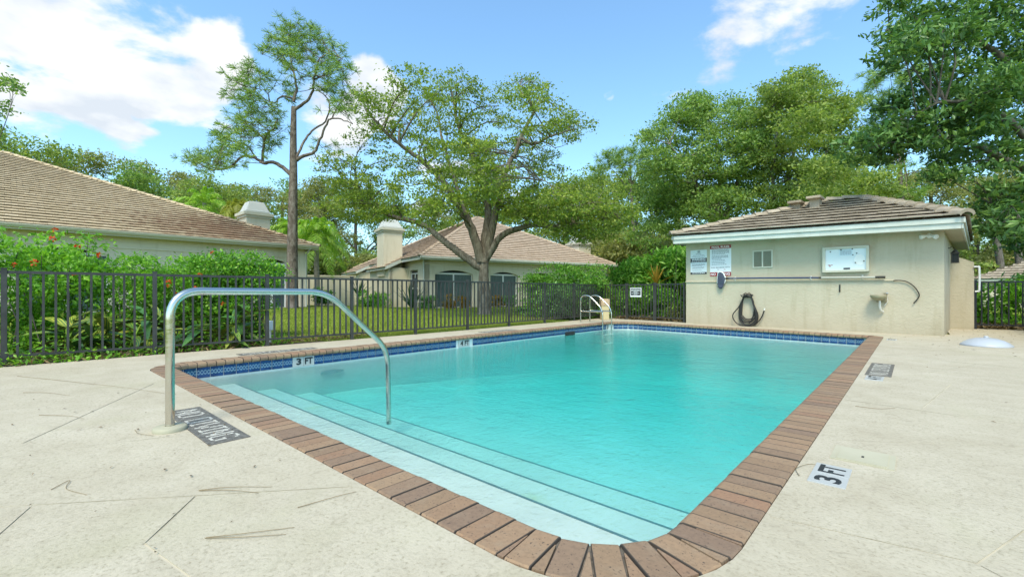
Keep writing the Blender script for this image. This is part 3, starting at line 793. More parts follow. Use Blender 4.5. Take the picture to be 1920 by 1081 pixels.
def arch_wall(mb, x0, x1, z0, z1, ops, y=0, th=.25):
    """wall along x with arched openings (xa, xb, sill, spring, rise)"""
    ops = sorted(ops); x = x0
    def blk(a, b_, c, d):
        if b_ - a > 1e-4 and d - c > 1e-4: mb.box(((a + b_) / 2, y + th / 2, (c + d) / 2), (b_ - a, th, d - c))
    for a, b_, sill, spr, rise in ops:
        blk(x, a, z0, z1); blk(a, b_, z0, sill)
        n = 8; px = [a + (b_ - a) * i / n for i in range(n + 1)]
        pz = [spr + rise * (1 - ((2 * i / n) - 1) ** 2) for i in range(n + 1)]
        poly = [(px[i], pz[i]) for i in range(n + 1)]
        for i in range(n):
            q = [(px[i], pz[i]), (px[i + 1], pz[i + 1]), (px[i + 1], z1), (px[i], z1)]
            vs = [(u, y, v) for u, v in q] + [(u, y + th, v) for u, v in q]
            mb.add(vs, [(0, 1, 2, 3), (7, 6, 5, 4), (0, 4, 5, 1)])
        x = b_
    blk(x, x1, z0, z1)
def sliding_door(parent, xa, xb, sill, spr, rise, y):
    w_ = xb - xa; xm = (xa + xb) / 2
    d = MB()
    for xx, ww in ((xa + .03, .06), (xb - .03, .06), (xm, .09)): d.box((xx, y, (sill + spr) / 2), (ww, .07, spr - sill))
    d.box((xm, y - .003, spr + .03), (w_, .08, .10)); d.box((xm, y - .003, sill + .03), (w_, .08, .06))
    fr_ = d.build('sliding_door', 'white_paint', parent)
    for a, b_ in ((xa + .06, xm - .045), (xm + .045, xb - .06)):
        MB().box(((a + b_) / 2, y + .01, (sill + .06 + spr - .02) / 2), (b_ - a, .012, spr - .02 - sill - .06)).build('pane', 'glass_teal', fr_)
    if rise > 0:
        MB().box((xm, y + .02, spr + .08 + rise / 2), (w_ + .1, .012, rise + .1)).build('fanlight_pane', 'glass_dark', fr_)

# ------------------------------------------------------------------ left house
LH = thing('house', 'long beige house with tan tiled hip roof behind the flowering hedge', 'house', (-21.663, 10.169, 0), PI / 2)
ZE = 3.13; PT = .425; OV = .44                   # eave height, pitch, overhang
mb = MB(); arch_wall(mb, -22, -OV, .05, ZE - .06, [(-2.55, -1.30, .2, 2.32, .16), (-9.9, -7.6, .2, 2.3, .2)], OV, .25)
mb.box((-OV - .125, OV + .25 + 7.6, 1.6), (.25, 15.2, 2.95)); mb.build('wall', 'house_stucco', LH)
mb = MB(); mb.box((-11.2, OV - .02, 2.62), (21.5, .04, .07)); mb.box((-11.2, OV - .012, 2.72), (21.5, .024, .16)); mb.box((-.95, OV - .015, 1.02 + .7), (.95, .03, .05)); mb.build('wall_band', 'house_stucco', LH)
mb = MB(); mb.box((-.58, OV - .03, 1.42), (.30, .06, 2.5)); mb.build('corner_pilaster', 'house_stucco', LH)
sliding_door(LH, -2.55, -1.30, .2, 2.25, .16, OV + .16); sliding_door(LH, -9.9, -7.6, .2, 2.3, .2, OV + .16)
RUN = 10.2; ZR = ZE + RUN * PT
mb = MB(); mb.box((-11, OV / 2, ZE - .05), (22, OV, .02)); mb.box((-OV / 2, 8.2, ZE - .05), (OV, 15.5, .02)); mb.build('soffit', 'soffit', LH)
mb = MB(); mb.box((-11, .012, ZE - .03), (22, .024, .20)); mb.box((-.012, 8, ZE - .03), (.024, 15.9, .20)); mb.build('fascia', 'gutter_paint', LH)
mb = MB(); mb.xprism([(-.105, .045), (-.115, .035), (-.115, .02), (-.10, -.01), (-.075, -.06), (-.02, -.085), (-.004, -.085), (-.004, .045), (-.016, .045), (-.016, -.06), (-.07, -.045), (-.095, .03), (-.095, .045)], -22, -.005)
mb.v = [(x, y, z + ZE - .0) for x, y, z in mb.v]; mb.build('gutter', 'gutter_paint', LH)
mb = MB(); mb.tube([(-.42, -.05, ZE - .07), (-.42, .1, ZE - .2), (-.42, OV - .05, ZE - .34), (-.42, OV - .05, .2)], .045, 6); mb.build('downpipe', 'trim_paint', LH)
P0 = (-22.0, -.03, ZE + .02); P1 = (.02, -.03, ZE + .02)
roof_plane(LH, P0, P1, (-22.0, RUN, ZR), (-RUN, RUN, ZR), 'roof_tan', .32, .34, 300, Vector((-10, 0, ZE)))
roof_plane(LH, (.02, -.03, ZE + .02), (.02, 16.2, ZE + .02), (-RUN, RUN, ZR), (-RUN, RUN + .01, ZR), 'roof_tan', .32, .34, 0)
hip_caps(LH, (.03, -.04, ZE + .05), (-RUN, RUN, ZR + .03), 'roof_tan', .36)
mb = MB(); mb.add([(-22, RUN, ZR), (-RUN, RUN, ZR), (.0, 16.2, ZE), (-22, 20, ZE)], [(0, 1, 2, 3)]); mb.build('rear_roof', 'roof_tan', LH)
chimney(LH, (-1.45, 4.15), 1.12, 1.12, 3.2, 4.78)

# ------------------------------------------------------------------ central house
CHa = math.radians(74)
CH = thing('house', 'beige house with pinkish pyramid roof and arched glass doors behind the big oak', 'house', (-21.251, 15.891, 0), CHa)
W_ = 15.7; OV = .5; ZE = 3.0; AP = (W_ / 2, W_ / 2, 7.05)
doors = [(1.15, 3.72, .0, 2.06, .24), (4.95, 7.06, .0, 2.06, .22), (7.82, 10.1, .0, 2.06, .22), (11.4, 13.5, .0, 2.06, .22)]
mb = MB(); arch_wall(mb, OV, W_ - OV, -.05, ZE - .08, doors, OV, .3); mb.build('wall', 'house_stucco', CH)
for dd in doors: sliding_door(CH, *dd, OV + .2)
mb = MB(); mb.box((W_ / 2, OV - .02, 2.66), (W_ - 2 * OV, .04, .06)); mb.box((W_ / 2, OV - .012, 1.40 + .6), (.001, .02, .05)); mb.build('wall_band', 'house_stucco', CH)
# left flank: wall with a small arched window, then two stepped bays
mb = MB()
def flank(mb, x, ya, yb, za, zb): mb.box((x + .15, (ya + yb) / 2, (za + zb) / 2), (.3, yb - ya, zb - za))
flank(mb, OV, OV, 1.66, -.05, ZE - .08); flank(mb, OV, 1.66, 3.0, -.05, .35); flank(mb, OV, 1.66, 3.0, 2.34, ZE - .08); flank(mb, OV, 3.0, W_, -.05, ZE - .08)
mb.box((-.1, 3.45, 1.2), (1.2, .25, 2.62)); mb.box((-.66, 5.5, 1.2), (.25, 4.35, 2.55)); mb.box((-.1, 7.6, 1.2), (1.2, .25, 2.62)); mb.box((-.66, 13.4, 1.2), (.25, 5.0, 2.5)); mb.box((-.1, 11.0, 1.2), (1.2, .25, 2.62)); mb.build('wall', 'house_stucco', CH)
wf = MB()
for ya in (1.69, 2.33, 2.97): wf.box((OV + .1, ya, 1.25), (.06, .06, 1.8))
for zz in (.38, 1.2, 2.12): wf.box((OV + .097, 2.33, zz), (.06, 1.3, .06))
wf = wf.build('window', 'white_paint', CH)
MB().box((OV + .12, 2.33, 1.3), (.01, 1.3, 2.0)).build('pane', 'glass_dark', wf)
mb = MB(); mb.box((W_ / 2, OV / 2, ZE - .06), (W_, OV, .02)); mb.box((OV / 2, W_ / 2, ZE - .06), (OV, W_, .02)); mb.build('soffit', 'soffit', CH)
mb = MB(); mb.box((W_ / 2, .012, ZE - .05), (W_, .024, .2)); mb.box((.012, W_ / 2 - .02, ZE - .05), (.024, W_, .2)); mb.box((W_ / 2, -.06, ZE - .0), (W_, .10, .11)); mb.build('fascia', 'trim_paint', CH)
for ya, yb in ((3.2, 7.8), (10.7, 16)): MB().box((-1.0, (ya + yb) / 2, ZE - .52), (.05, yb - ya, .2)).build('bay_fascia', 'trim_paint', CH)
for ya in (3.2, 7.8, 10.7):
    mb = MB()
    q = [(-1.0, ZE - .62), (-1.0, ZE - .42), (0, ZE + .06), (0, ZE - .15)]
    mb.add([(x, ya - .02, z) for x, z in q] + [(x, ya + .02, z) for x, z in q], [(0, 1, 2, 3), (7, 6, 5, 4), (0, 4, 5, 1), (1, 5, 6, 2)]); mb.build('rake_board', 'trim_paint', CH)
roof_plane(CH, (-.02, -.03, ZE + .02), (W_ + .02, -.03, ZE + .02), AP, (AP[0] + .01, AP[1], AP[2]), 'roof_pink', .32, .36)
roof_plane(CH, (-.03, W_, ZE + .02), (-.03, -.03, ZE + .02), (AP[0], AP[1] + .01, AP[2]), AP, 'roof_pink', .32, .36)
pz = (AP[2] - ZE) / AP[0]
for ya, yb in ((3.2, 7.8), (10.7, 16)):
    roof_plane(CH, (-1.05, yb, ZE - .5), (-1.05, ya, ZE - .5), (-.0, yb, ZE + .05), (-.0, ya, ZE + .05), 'roof_pink', .32, .36)
hip_caps(CH, (-.02, -.03, ZE + .05), (AP[0], AP[1], AP[2] + .03), 'roof_pink', .38, joined=True)
hip_caps(CH, (W_, -.03, ZE + .05), (AP[0], AP[1], AP[2] + .03), 'roof_pink', .38, joined=True)
hip_caps(CH, (-.02, W_, ZE + .05), (AP[0], AP[1], AP[2] + .03), 'roof_pink', .38, joined=True)
mb = MB(); mb.add([(W_, 0, ZE), (W_, W_, ZE), AP], [(0, 1, 2)]); mb.add([(W_, W_, ZE), (0, W_, ZE), AP], [(0, 1, 2)]); mb.build('rear_roof', 'roof_pink', CH)
chimney(CH, (-.25, 4.85), 1.25, 1.45, 2.0, 4.85)
chimney(CH, (15.5, 4.1), 1.3, 1.4, 3.0, 4.75)
mb = MB(); mb.tube([(.42, .42, ZE - .1), (.42, .47, ZE - .3), (.45, .47, .1)], .045, 6); mb.build('downpipe', 'trim_paint', CH)

# small garden wall between the two houses
gw = MB(); gw.box((0, 0, .98), (5.0, .22, 2.05)); gw.box((0, 0, 2.04), (5.06, .28, .08))
tag(gw.build('garden_wall', 'house_stucco', None, (-29.4, 13.6, 0), math.radians(70)), 'low plain beige garden wall closing the gap between the two houses', 'wall')

# far house behind the right-hand hedge
FH = thing('house', 'distant house with grey brown tiled roof beyond the right hand fence', 'house', (3.0, 42.0, 0), math.radians(-12))
MB().box((6, 4.2, .75), (12, 7.4, 1.9)).build('wall', 'house_stucco', FH)
MB().box((6, .3, 1.72), (12.8, .05, .2)).build('fascia', 'trim_paint', FH)
roof_plane(FH, (-.4, .25, 1.8), (12.4, .25, 1.8), (3.6, 4.2, 3.75), (8.4, 4.2, 3.75), 'roof_grey', .32, .36)
roof_plane(FH, (-.4, 8.2, 1.8), (-.4, .25, 1.8), (3.6, 4.21, 3.75), (3.6, 4.2, 3.75), 'roof_grey', .32, .36)

# ------------------------------------------------------------------ pool house
A_ = (-5.27, 14.0); PHa = math.atan2(-.07457, .99722)
PH = thing('pool_house', 'square beige stucco pool house with grey tiled roof at the far pool end', 'building', (*A_, 0), PHa)
PW = 5.766; ZLe, ZRe = 2.425, 2.265              # underside of the fascia, left and right ends
def tilt_box(mb, x0, x1, y0, y1, zl0, zl1, zr0, zr1):
    vs = [(x0, y0, zl0), (x0, y0, zl1), (x0, y1, zl0), (x0, y1, zl1), (x1, y0, zr0), (x1, y0, zr1), (x1, y1, zr0), (x1, y1, zr1)]
    mb.add(vs, [(0, 1, 3, 2), (4, 6, 7, 5), (0, 4, 5, 1), (2, 3, 7, 6), (0, 2, 6, 4), (1, 5, 7, 3)])
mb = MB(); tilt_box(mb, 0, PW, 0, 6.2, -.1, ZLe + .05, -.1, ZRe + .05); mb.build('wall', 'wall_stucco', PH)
mb = MB(); mb.xprism([(-.030, 1.262), (-.030, 1.275), (-.006, 1.290), (.002, 1.290), (.002, 1.262)], -.012, 4.94)
mb.v = [(x, y, z - x * .0095) for x, y, z in mb.v]; mb.build('wall_ledge', 'wall_stucco', PH)
XL_, XR_ = -.17, 6.05; YF = -.45
mb = MB(); tilt_box(mb, XL_ + .02, XR_ - .02, YF + .02, 6.6, ZLe + .02, ZLe + .045, ZRe + .02, ZRe + .045); mb.build('soffit', 'soffit', PH)
mb = MB()
for (o, a, b_) in ((.0, .0, .115), (.03, .118, .225)):
    tilt_box(mb, XL_ - o, XR_ + o, YF - .02 - o, YF + .01, ZLe + a, ZLe + b_, ZRe + a, ZRe + b_)
    tilt_box(mb, XR_ - .012, XR_ + .02 + o, YF - .02 - o, 6.7, ZRe + a + .001, ZRe + b_ + .001, ZRe + a + .001, ZRe + b_ + .001)
    tilt_box(mb, XL_ - .02 - o, XL_ + .012, YF - .02 - o, 6.7, ZLe + a + .001, ZLe + b_ + .001, ZLe + a + .001, ZLe + b_ + .001)
mb.build('fascia', 'trim_paint', PH)
zl, zr = ZLe + .225, ZRe + .225
EL, ER = (XL_ - .06, YF - .06, zl), (XR_ + .06, YF - .06, zr)
AL, AR = (3.12, 2.75, 3.65), (3.90, 2.75, 3.63)
BL, BRr = (XL_ - .06, 6.7, zl), (XR_ + .06, 6.7, zr)
roof_plane(PH, EL, ER, AL, AR, 'roof_grey', .30, .375, 300, Vector((3, 0, 2)))
roof_plane(PH, BL, EL, (3.12, 2.76, 3.65), AL, 'roof_grey', .30, .375, 0)
roof_plane(PH, ER, BRr, AR, (3.90, 2.76, 3.63), 'roof_grey', .30, .375, 0)
hip_caps(PH, (EL[0], EL[1], EL[2] + .05), (AL[0], AL[1], AL[2] + .05), 'roof_grey', .36, 1.08)
hip_caps(PH, (ER[0], ER[1], ER[2] + .05), (AR[0], AR[1], AR[2] + .05), 'roof_grey', .36, 1.08)
hip_caps(PH, (AL[0], AL[1], AL[2] + .05), (AR[0], AR[1], AR[2] + .05), 'roof_grey', .36, 1.08)
mb = MB(); mb.add([BL, BRr, AR, AL], [(0, 1, 2, 3)]); mb.build('rear_roof', 'roof_grey', PH)
for xv in (2.47, 2.95):                          # two box vents near the peak
    mb = MB(); zv = 3.30 + (.07 if xv > 2.6 else 0)
    mb.box((xv, 2.1, zv + .12), (.24, .34, .36)); mb.box((xv, 2.04, zv + .335), (.36, .54, .07), bev=.01); mb.build('roof_vent', 'roof_grey', PH)
# low side wall, steps down to the right
def wl(s, z, out=0): # wall coordinates -> world
    return (A_[0] + math.cos(PHa) * s + math.sin(PHa) * out, A_[1] + math.sin(PHa) * s - math.cos(PHa) * out, z)
sw = MB(); vs = [(.35, 16.5, -.05), (1.136, 16.5, -.05), (1.136, 16.5, 1.72), (.70, 16.5, 1.94), (.35, 16.5, 2.0)]
vs += [(x, y + .2, z) for x, y, z in vs]
sw.add(vs, [(0, 1, 2, 3, 4), (9, 8, 7, 6, 5), (0, 5, 6, 1), (1, 6, 7, 2), (2, 7, 8, 3), (3, 8, 9, 4)])
tag(sw.build('side_wall', 'wall_stucco'), 'short stucco wall with sloping top behind the pool house corner', 'wall')
pv = MB(); pv.tube(smooth_path([(1.13, 16.47, 1.60), (1.20, 16.47, 1.60), (1.225, 16.47, 1.56), (1.225, 16.47, 1.02), (1.20, 16.47, .98), (1.15, 16.47, .97)]), .022, 8)
tag(pv.build('conduit_pipe', 'white_paint'), 'white bent pipe on the end of the sloping side wall', 'pipe')
# lantern on the far side of the pool house
ln = thing('wall_lantern', 'black metal lantern hanging under the pool house eave at its right side', 'lantern', (.73, 15.3, 1.66))
mb = MB()
for a in (-.06, .06):
    for b_ in (-.06, .06): mb.box((a, b_, .12), (.014, .014, .22))
mb.box((0, 0, .008), (.15, .15, .016)); mb.box((0, 0, .235), (.16, .16, .018)); mb.lathe([(.085, .244), (.03, .31), (.012, .33)], n=8); mb.tube([(0, 0, .33), (-.05, 0, .40), (-.12, 0, .36)], .010, 6); mb.build('frame', 'dark_metal', ln)
MB().box((0, 0, .12), (.10, .10, .2)).build('pane', 'glass_dark', ln)

# ------------------------------------------------------------------ things on the pool house wall (local x along the wall, y outwards is negative)
def wall_thing(name, label, cat, s, z, out=0, group=None):
    return thing(name, label, cat, wl(s, z, out), PHa, group)
def lines(mb, x0, x1, z, h, y=-.0065, r=None, words=True):
    """a line of print too small to read: a row of word-sized bars"""
    r = r or rnd; x = x0
    while x < x1 - .01:
        w2 = min(x1 - x, r.uniform(.018, .06)); mb.box((x + w2 / 2, y, z), (w2, .0012, h)); x += w2 + .011
def plate(mb, w2, h2, th=.005, c=(0, 0, 0)): mb.box((c[0], c[1] - th / 2, c[2]), (w2, th, h2))
# warning sign: white over a black band
ws = wall_thing('warning_sign', 'white sign with black WARNING band at the left end of the pool house wall', 'sign', .390, 1.863)
mb = MB(); plate(mb, .495, .73); mb.build('panel', 'sign_grey', ws)
mb = MB(); mb.box((0, -.0055, .055), (.495, .003, .13)); mb.build('band', 'black_print', ws); MB().box((0, -.0055, -.335), (.495, .003, .06)).build('band', 'black_print', ws)
mb = MB(); put_text(mb, 'WARNING', .42, .062, (0, -.0078, .080), (1, 0, 0), (0, 0, 1), .02); lines(mb, -.21, .21, .018, .014, -.0078); lines(mb, -.19, .19, -.335, .018, -.0078); mb.build('lettering', 'white_print', ws)
mb = MB()
for z, a, b_ in ((.205, -.17, .18), (.165, -.21, .21), (-.06, -.2, .2), (-.085, -.2, .19), (-.11, -.2, .1), (-.16, -.18, .17), (-.185, -.2, .15), (-.245, -.19, .1)): lines(mb, a, b_, z, .012, -.0062)
lines(mb, -.08, .08, .25, .014, -.0062); tag(mb.build('print', 'sign_text', ws), kind='stuff')
mb = MB(); mb.tube([(-.05, -.007, .315), (0, -.007, .335), (.045, -.007, .325), (.01, -.007, .305), (-.03, -.007, .29), (.03, -.007, .288), (.055, -.007, .30)], .007, 4); mb.build('logo', 'black_print', ws)
# pool rules sign
rs = wall_thing('pool_rules_sign', 'white POOL RULES sign with red bands above the leaf net', 'sign', 1.034, 1.875)
mb = MB(); plate(mb, .60, .90); mb.build('panel', 'sign_white', rs)
mb = MB(); mb.box((0, -.0055, .400), (.60, .003, .10)); mb.build('band', 'sign_red', rs); MB().box((0, -.0055, -.392), (.60, .003, .115)).build('band', 'sign_red', rs)
mb = MB(); put_text(mb, 'POOL RULES', .50, .062, (0, -.0078, .400), (1, 0, 0), (0, 0, 1), .025); put_text(mb, 'NO', .145, .07, (-.205, -.0078, -.392), (1, 0, 0), (0, 0, 1), .02); put_text(mb, 'DIVING', .34, .07, (.10, -.0078, -.392), (1, 0, 0), (0, 0, 1), .02); mb.build('lettering', 'white_print', rs)
mb = MB()
for i, z in enumerate((.325, .30, .275, .25, .222, .192)): lines(mb, -.25, .25 - (.12 if i == 5 else 0), z, .013, -.0062)
for i, z in enumerate((.145, .118, .09, .062)): lines(mb, -.25, .25 - (.22 if i == 3 else .02), z, .013, -.0062)
for z, b_ in ((.02, .12), (-.025, .15), (-.068, .12), (-.112, .17)): lines(mb, -.25, b_, z, .013, -.0062)
put_text(mb, 'POOL MAXIMUM DEPTH', .54, .038, (0, -.0062, -.198), (1, 0, 0), (0, 0, 1), .015); put_text(mb, 'FT', .05, .03, (-.06, -.0062, -.262), (1, 0, 0), (0, 0, 1), .01)
tag(mb.build('print', 'sign_text', rs), kind='stuff')
mb = MB(); put_text(mb, 'IN', .04, .03, (.12, -.0062, -.262), (1, 0, 0), (0, 0, 1), .01); mb.build('red_print', 'sign_red', rs)
# vent: two louvred panels
vt = wall_thing('wall_vent', 'square louvred vent in the wall between the rules sign and the notice board', 'vent', 2.163, 1.865)
mb = MB(); 
for x, z, a, b_ in ((-.235, 0, .03, .48), (.235, 0, .03, .48), (0, .0, .035, .42)): mb.box((x, -.012, z), (a, .024, b_))
for z in (-.225, .225): mb.box((0, -.0125, z), (.44, .023, .03))
mb.build('frame', 'gutter_paint', vt)
MB().box((0, -.001, 0), (.46, .004, .44)).build('backing', 'dark_inside', vt)
lme = MB().add([(-.1, -.004, -.008), (.1, -.004, -.008), (.1, -.018, .010), (-.1, -.018, .010), (-.1, -.001, -.004), (.1, -.001, -.004), (.1, -.015, .014), (-.1, -.015, .014)], [(0, 1, 2, 3), (4, 7, 6, 5), (0, 4, 5, 1), (2, 6, 7, 3)]).mesh('louvre', 'louvre')
for x in (-.118, .118):
    for k in range(16): link('louvre', lme, vt, (x, 0, -.195 + k * .026), )
# notice board
nb_ = wall_thing('notice_board', 'framed white notice board with glass front on the pool house wall', 'notice board', 4.022, 1.755)
mb = MB(); mb.box((0, -.03, 0), (.90, .06, .58)); mb.build('backing', 'board_white', nb_)
mb = MB()
for x in (-.435, .435): mb.box((x, -.05, 0), (.055, .10, .61))
for z in (-.285, .285): mb.box((0, -.051, z), (.815, .098, .05))
mb.build('frame', 'gutter_paint', nb_)
mb = MB(); mb.box((.01, -.0615, .17), (.27, .003, .16)); mb.build('notice', 'paper_blue', nb_)
mb = MB()
for i in range(5): lines(mb, -.10, .12, .215 - i * .024, .008, -.0638)
tag(mb.build('print', 'sign_text', nb_), kind='stuff')
pm = MB(); lathe = [(.105 * math.cos(2 * PI * k / 18) * (1 + .06 * math.sin(k * 2.3)) + .28, .13 * math.sin(2 * PI * k / 18) * (1 + .05 * math.cos(k * 3.1)) - .02) for k in range(18)]
pm.add([(x, -.0622, z) for x, z in lathe], [tuple(range(18))]); pm.build('round_notice', 'paper', nb_)
for x, z in ((-.30, .20), (-.085, .235), (.14, .245), (.15, .10), (.225, .135), (.365, -.06), (.20, -.09)):
    me_ = bpy.data.meshes.get('pin') or MB().tube([(0, -.062, 0), (0, -.078, 0)], .014, 8).mesh('pin', 'black_rubber')
    link('pin', me_, nb_, (x, 0, z))
mb = MB(); mb.box((.03, -.064, -.225), (.13, .006, .035)); mb.build('print_label', 'black_print', nb_)
mb = MB(); lines(mb, -.355, -.255, -.13, .014, -.0630); mb.box((-.31, -.0630, -.155), (.02, .0012, .03)); mb.build('red_note', 'red_print', nb_)
# leaf net on its pole
hk = thing('leaf_net', 'leaf skimmer net on a blue and grey telescopic pole resting on the wall hooks', 'pool net', wl(1.08, 1.32, .07), PHa)
mb = MB(); mb.tube([(.12, 0, .03), (1.2, 0, .02), (2.58, 0, -.003)], .019, 10); mb.build('pole', 'pole_blue', hk)
mb = MB(); mb.tube([(2.45, 0, -.002), (3.55, 0, -.016)], .024, 10); mb.build('pole_sleeve', 'pole_grey', hk)
mb = MB(); mb.tube([(3.52, 0, -.016), (3.70, 0, -.018)], .027, 8); mb.tube([(2.40, 0, -.001), (2.58, 0, -.004)], .023, 8); mb.tube([(.04, 0, .03), (.2, 0, .03)], .026, 8); mb.build('grip', 'dark_metal', hk)
rim = [(-.085, 0, .21), (-.02, 0, .225), (.05, 0, .19), (.10, 0, .10), (.12, 0, .02), (.09, 0, -.09), (.02, 0, -.135), (-.09, 0, -.12), (-.10, 0, .02)]
mb = MB(); mb.tube(smooth_path(rim + [rim[0]]), .019, 6); mb.build('rim', 'white_paint', hk)
rp = smooth_path(rim + [rim[0]])[:-1]; cen = Vector((0, .0, 0)); mb = MB(); rings = []
for k_, (sc, dz, dy) in enumerate(((1, 0, 0), (.92, -.05, .05), (.72, -.14, .05), (.42, -.21, .035), (.15, -.235, .02))):
    rings.append([(p.x * sc, p.y - .004 - dy * .6, p.z * sc + dz) for p in rp])
n_ = len(rp); mb.add([q for r_ in rings for q in r_], [(i * n_ + j, i * n_ + (j + 1) % n_, (i + 1) * n_ + (j + 1) % n_, (i + 1) * n_ + j) for i in range(4) for j in range(n_)], True)
mb.add([(p.x * .97, .03, p.z * .97) for p in rp], [tuple(range(n_))]); mb.build('bag', 'net_mesh', hk)
for k_, (s_, z_) in enumerate(((1.45, 1.35), (3.3, 1.33), (4.35, 1.33))):
    h = MB(); h.box((0, -.006, 0), (.03, .012, .10)); h.tube([(0, -.01, -.02), (0, -.06, -.03), (0, -.10, -.025), (0, -.105, .01)], .007, 6)
    tag(h.build('pole_hook', 'pvc', None, wl(s_, z_ - .01), PHa), ['small hook under the blue part of the net pole nearest the rules sign', 'small hook under the net pole below the left half of the notice board', 'small hook under the grey end of the net pole below the notice board'][k_], 'hook', 'hooks carrying the net pole')
# reaching hook: grey curved rod at the right end of the ledge
ck = wall_thing('reaching_hook', 'thin grey rod curling down the wall at the right end of the ledge', 'rod', 4.94, 1.222)
mb = MB(); mb.tube(smooth_path([(-.02, -.035, -.0), (.10, -.035, .0), (.213, -.035, -.03), (.32, -.035, -.12), (.39, -.035, -.23), (.424, -.035, -.33), (.40, -.035, -.41), (.327, -.035, -.52)]), .011, 8); mb.build('rod', 'dark_metal', ck)
br = wall_thing('wall_bracket', 'small rusty upright bracket under the ledge left of the fountain bowl', 'bracket', 3.902, 1.05)
mb = MB(); mb.box((0, -.008, .0), (.028, .016, .18)); mb.tube([(0, -.01, -.06), (0, -.05, -.085), (0, -.055, -.05)], .008, 6); mb.build('plate', 'dark_metal', br)
# black hose coiled on a hanger
hs = wall_thing('hose_hanger', 'cast iron hanger holding the black hose on the pool house wall', 'hose hanger', 1.79, .83)
mb = MB(); mb.box((0, -.006, .02), (.22, .012, .10), bev=.004); mb.tube(smooth_path([(-.16, -.10, .05), (-.11, -.12, .0), (0, -.13, .04), (.11, -.12, .0), (.16, -.10, .05)]), .016, 6)
mb.tube(smooth_path([(-.12, -.09, .04), (-.05, -.06, .10), (0, -.05, .075), (.05, -.06, .10), (.12, -.09, .04)]), .011, 6); mb.tube(smooth_path([(-.09, -.02, -.02), (0, -.03, .06), (.09, -.02, -.02)]), .012, 6); mb.box((0, -.06, -.0), (.2, .11, .02)); mb.build('bracket', 'dark_metal', hs)
ho = wall_thing('garden_hose', 'black hose hanging in loose coils on the wall beside the pool', 'hose', 1.79, .83)
mb = MB()
loops = [(-.155, .165, -.62, .02), (-.185, .20, -.70, .0), (-.20, .225, -.775, -.01), (-.375, .25, -.805, .0), (-.225, .265, -.79, .03), (-.17, .215, -.66, .03)]
path = []
for k_, (a, b_, lo, sk) in enumerate(loops):
    y = -.045 - .020 * (k_ % 4)
    path += [(-.07, y, .03), (-.125, y, -.10), (a * .93 if a > -.3 else -.22, y, -.30), (a, y, -.52), (a * .86, y, lo * .86), (a * .42 + sk, y - .01, lo), (b_ * .42 + sk, y - .01, lo), (b_ * .90, y, lo * .86), (b_, y, -.50), (.165, y, -.22), (.105, y, -.02), (.02, y, .055)]
path += [(-.07, -.05, .03), (-.14, -.05, -.16), (-.19, -.055, -.5), (-.08, -.06, -.77), (.16, -.07, -.79), (.33, -.075, -.62), (.41, -.08, -.45), (.435, -.08, -.36)]
mb.tube(smooth_path(path, 4), .0155, 8); mb.tube(smooth_path([(.05, -.08, -.74), (.13, -.085, -.62), (.17, -.085, -.45), (.155, -.085, -.42)]), .0155, 8); mb.build('coil', 'black_rubber', ho)
mb = MB(); mb.tube([(.435, -.08, -.37), (.445, -.08, -.31)], .02, 8); mb.build('hose_end', 'pvc', ho)
# fountain bowl
fo = wall_thing('drinking_fountain', 'small tan wall fountain bowl with tap and drain pipe', 'drinking fountain', 4.69, .84)
mb = MB(); prof = [(.03, -.08), (.09, -.07), (.145, -.02), (.165, .045), (.155, .05), (.13, .0), (.07, -.05), (0.001, -.055)]
mb.lathe(prof, (-.02, -.17, 0), 20); mb.build('bowl', 'ceramic_tan', fo)
mb = MB(); mb.box((.02, -.03, -.06), (.20, .06, .12), bev=.01); mb.build('mount', 'ceramic_tan', fo)
mb = MB(); mb.tube([(.11, -.0, .07), (.11, -.09, .085), (.07, -.13, .085)], .016, 8); mb.tube([(.11, -.09, .085), (.15, -.09, .085)], .022, 8); mb.build('tap', 'steel', fo)
mb = MB(); mb.tube([(-.0, -.16, -.07), (-.0, -.15, -.2), (0.01, -.11, -.30), (.05, -.03, -.34)], .022, 8); mb.tube([(.12, -.02, .03), (.13, -.03, -.1), (.07, -.03, -.2)], .008, 6); mb.build('drain_pipe', 'pvc', fo)
# floodlight under the eave
fl = wall_thing('floodlight', 'white twin floodlight under the eave at the right end of the pool house', 'light', 5.53, 2.20)
mb = MB(); mb.lathe([(.055, 0), (.055, .02), (.0, .03)], n=14); mb.v = [(x, -z, y) for x, y, z in mb.v]; mb.build('base', 'white_paint', fl)
for sg in (-1, 1):
    a = Vector((sg * .03, -.05, .0)); d = Vector((sg * .75 - .25, -.45, -.28)).normalized()
    mb = MB(); mb.tube([a - Vector((0, -.03, 0)), a, a + d * .03], .014, 6); mb.tube([a + d * .02, a + d * .05, a + d * .10, a + d * .135, a + d * .137], [.022, .035, .05, .052, .03], 12); mb.build('lamp_head', 'white_paint', fl)

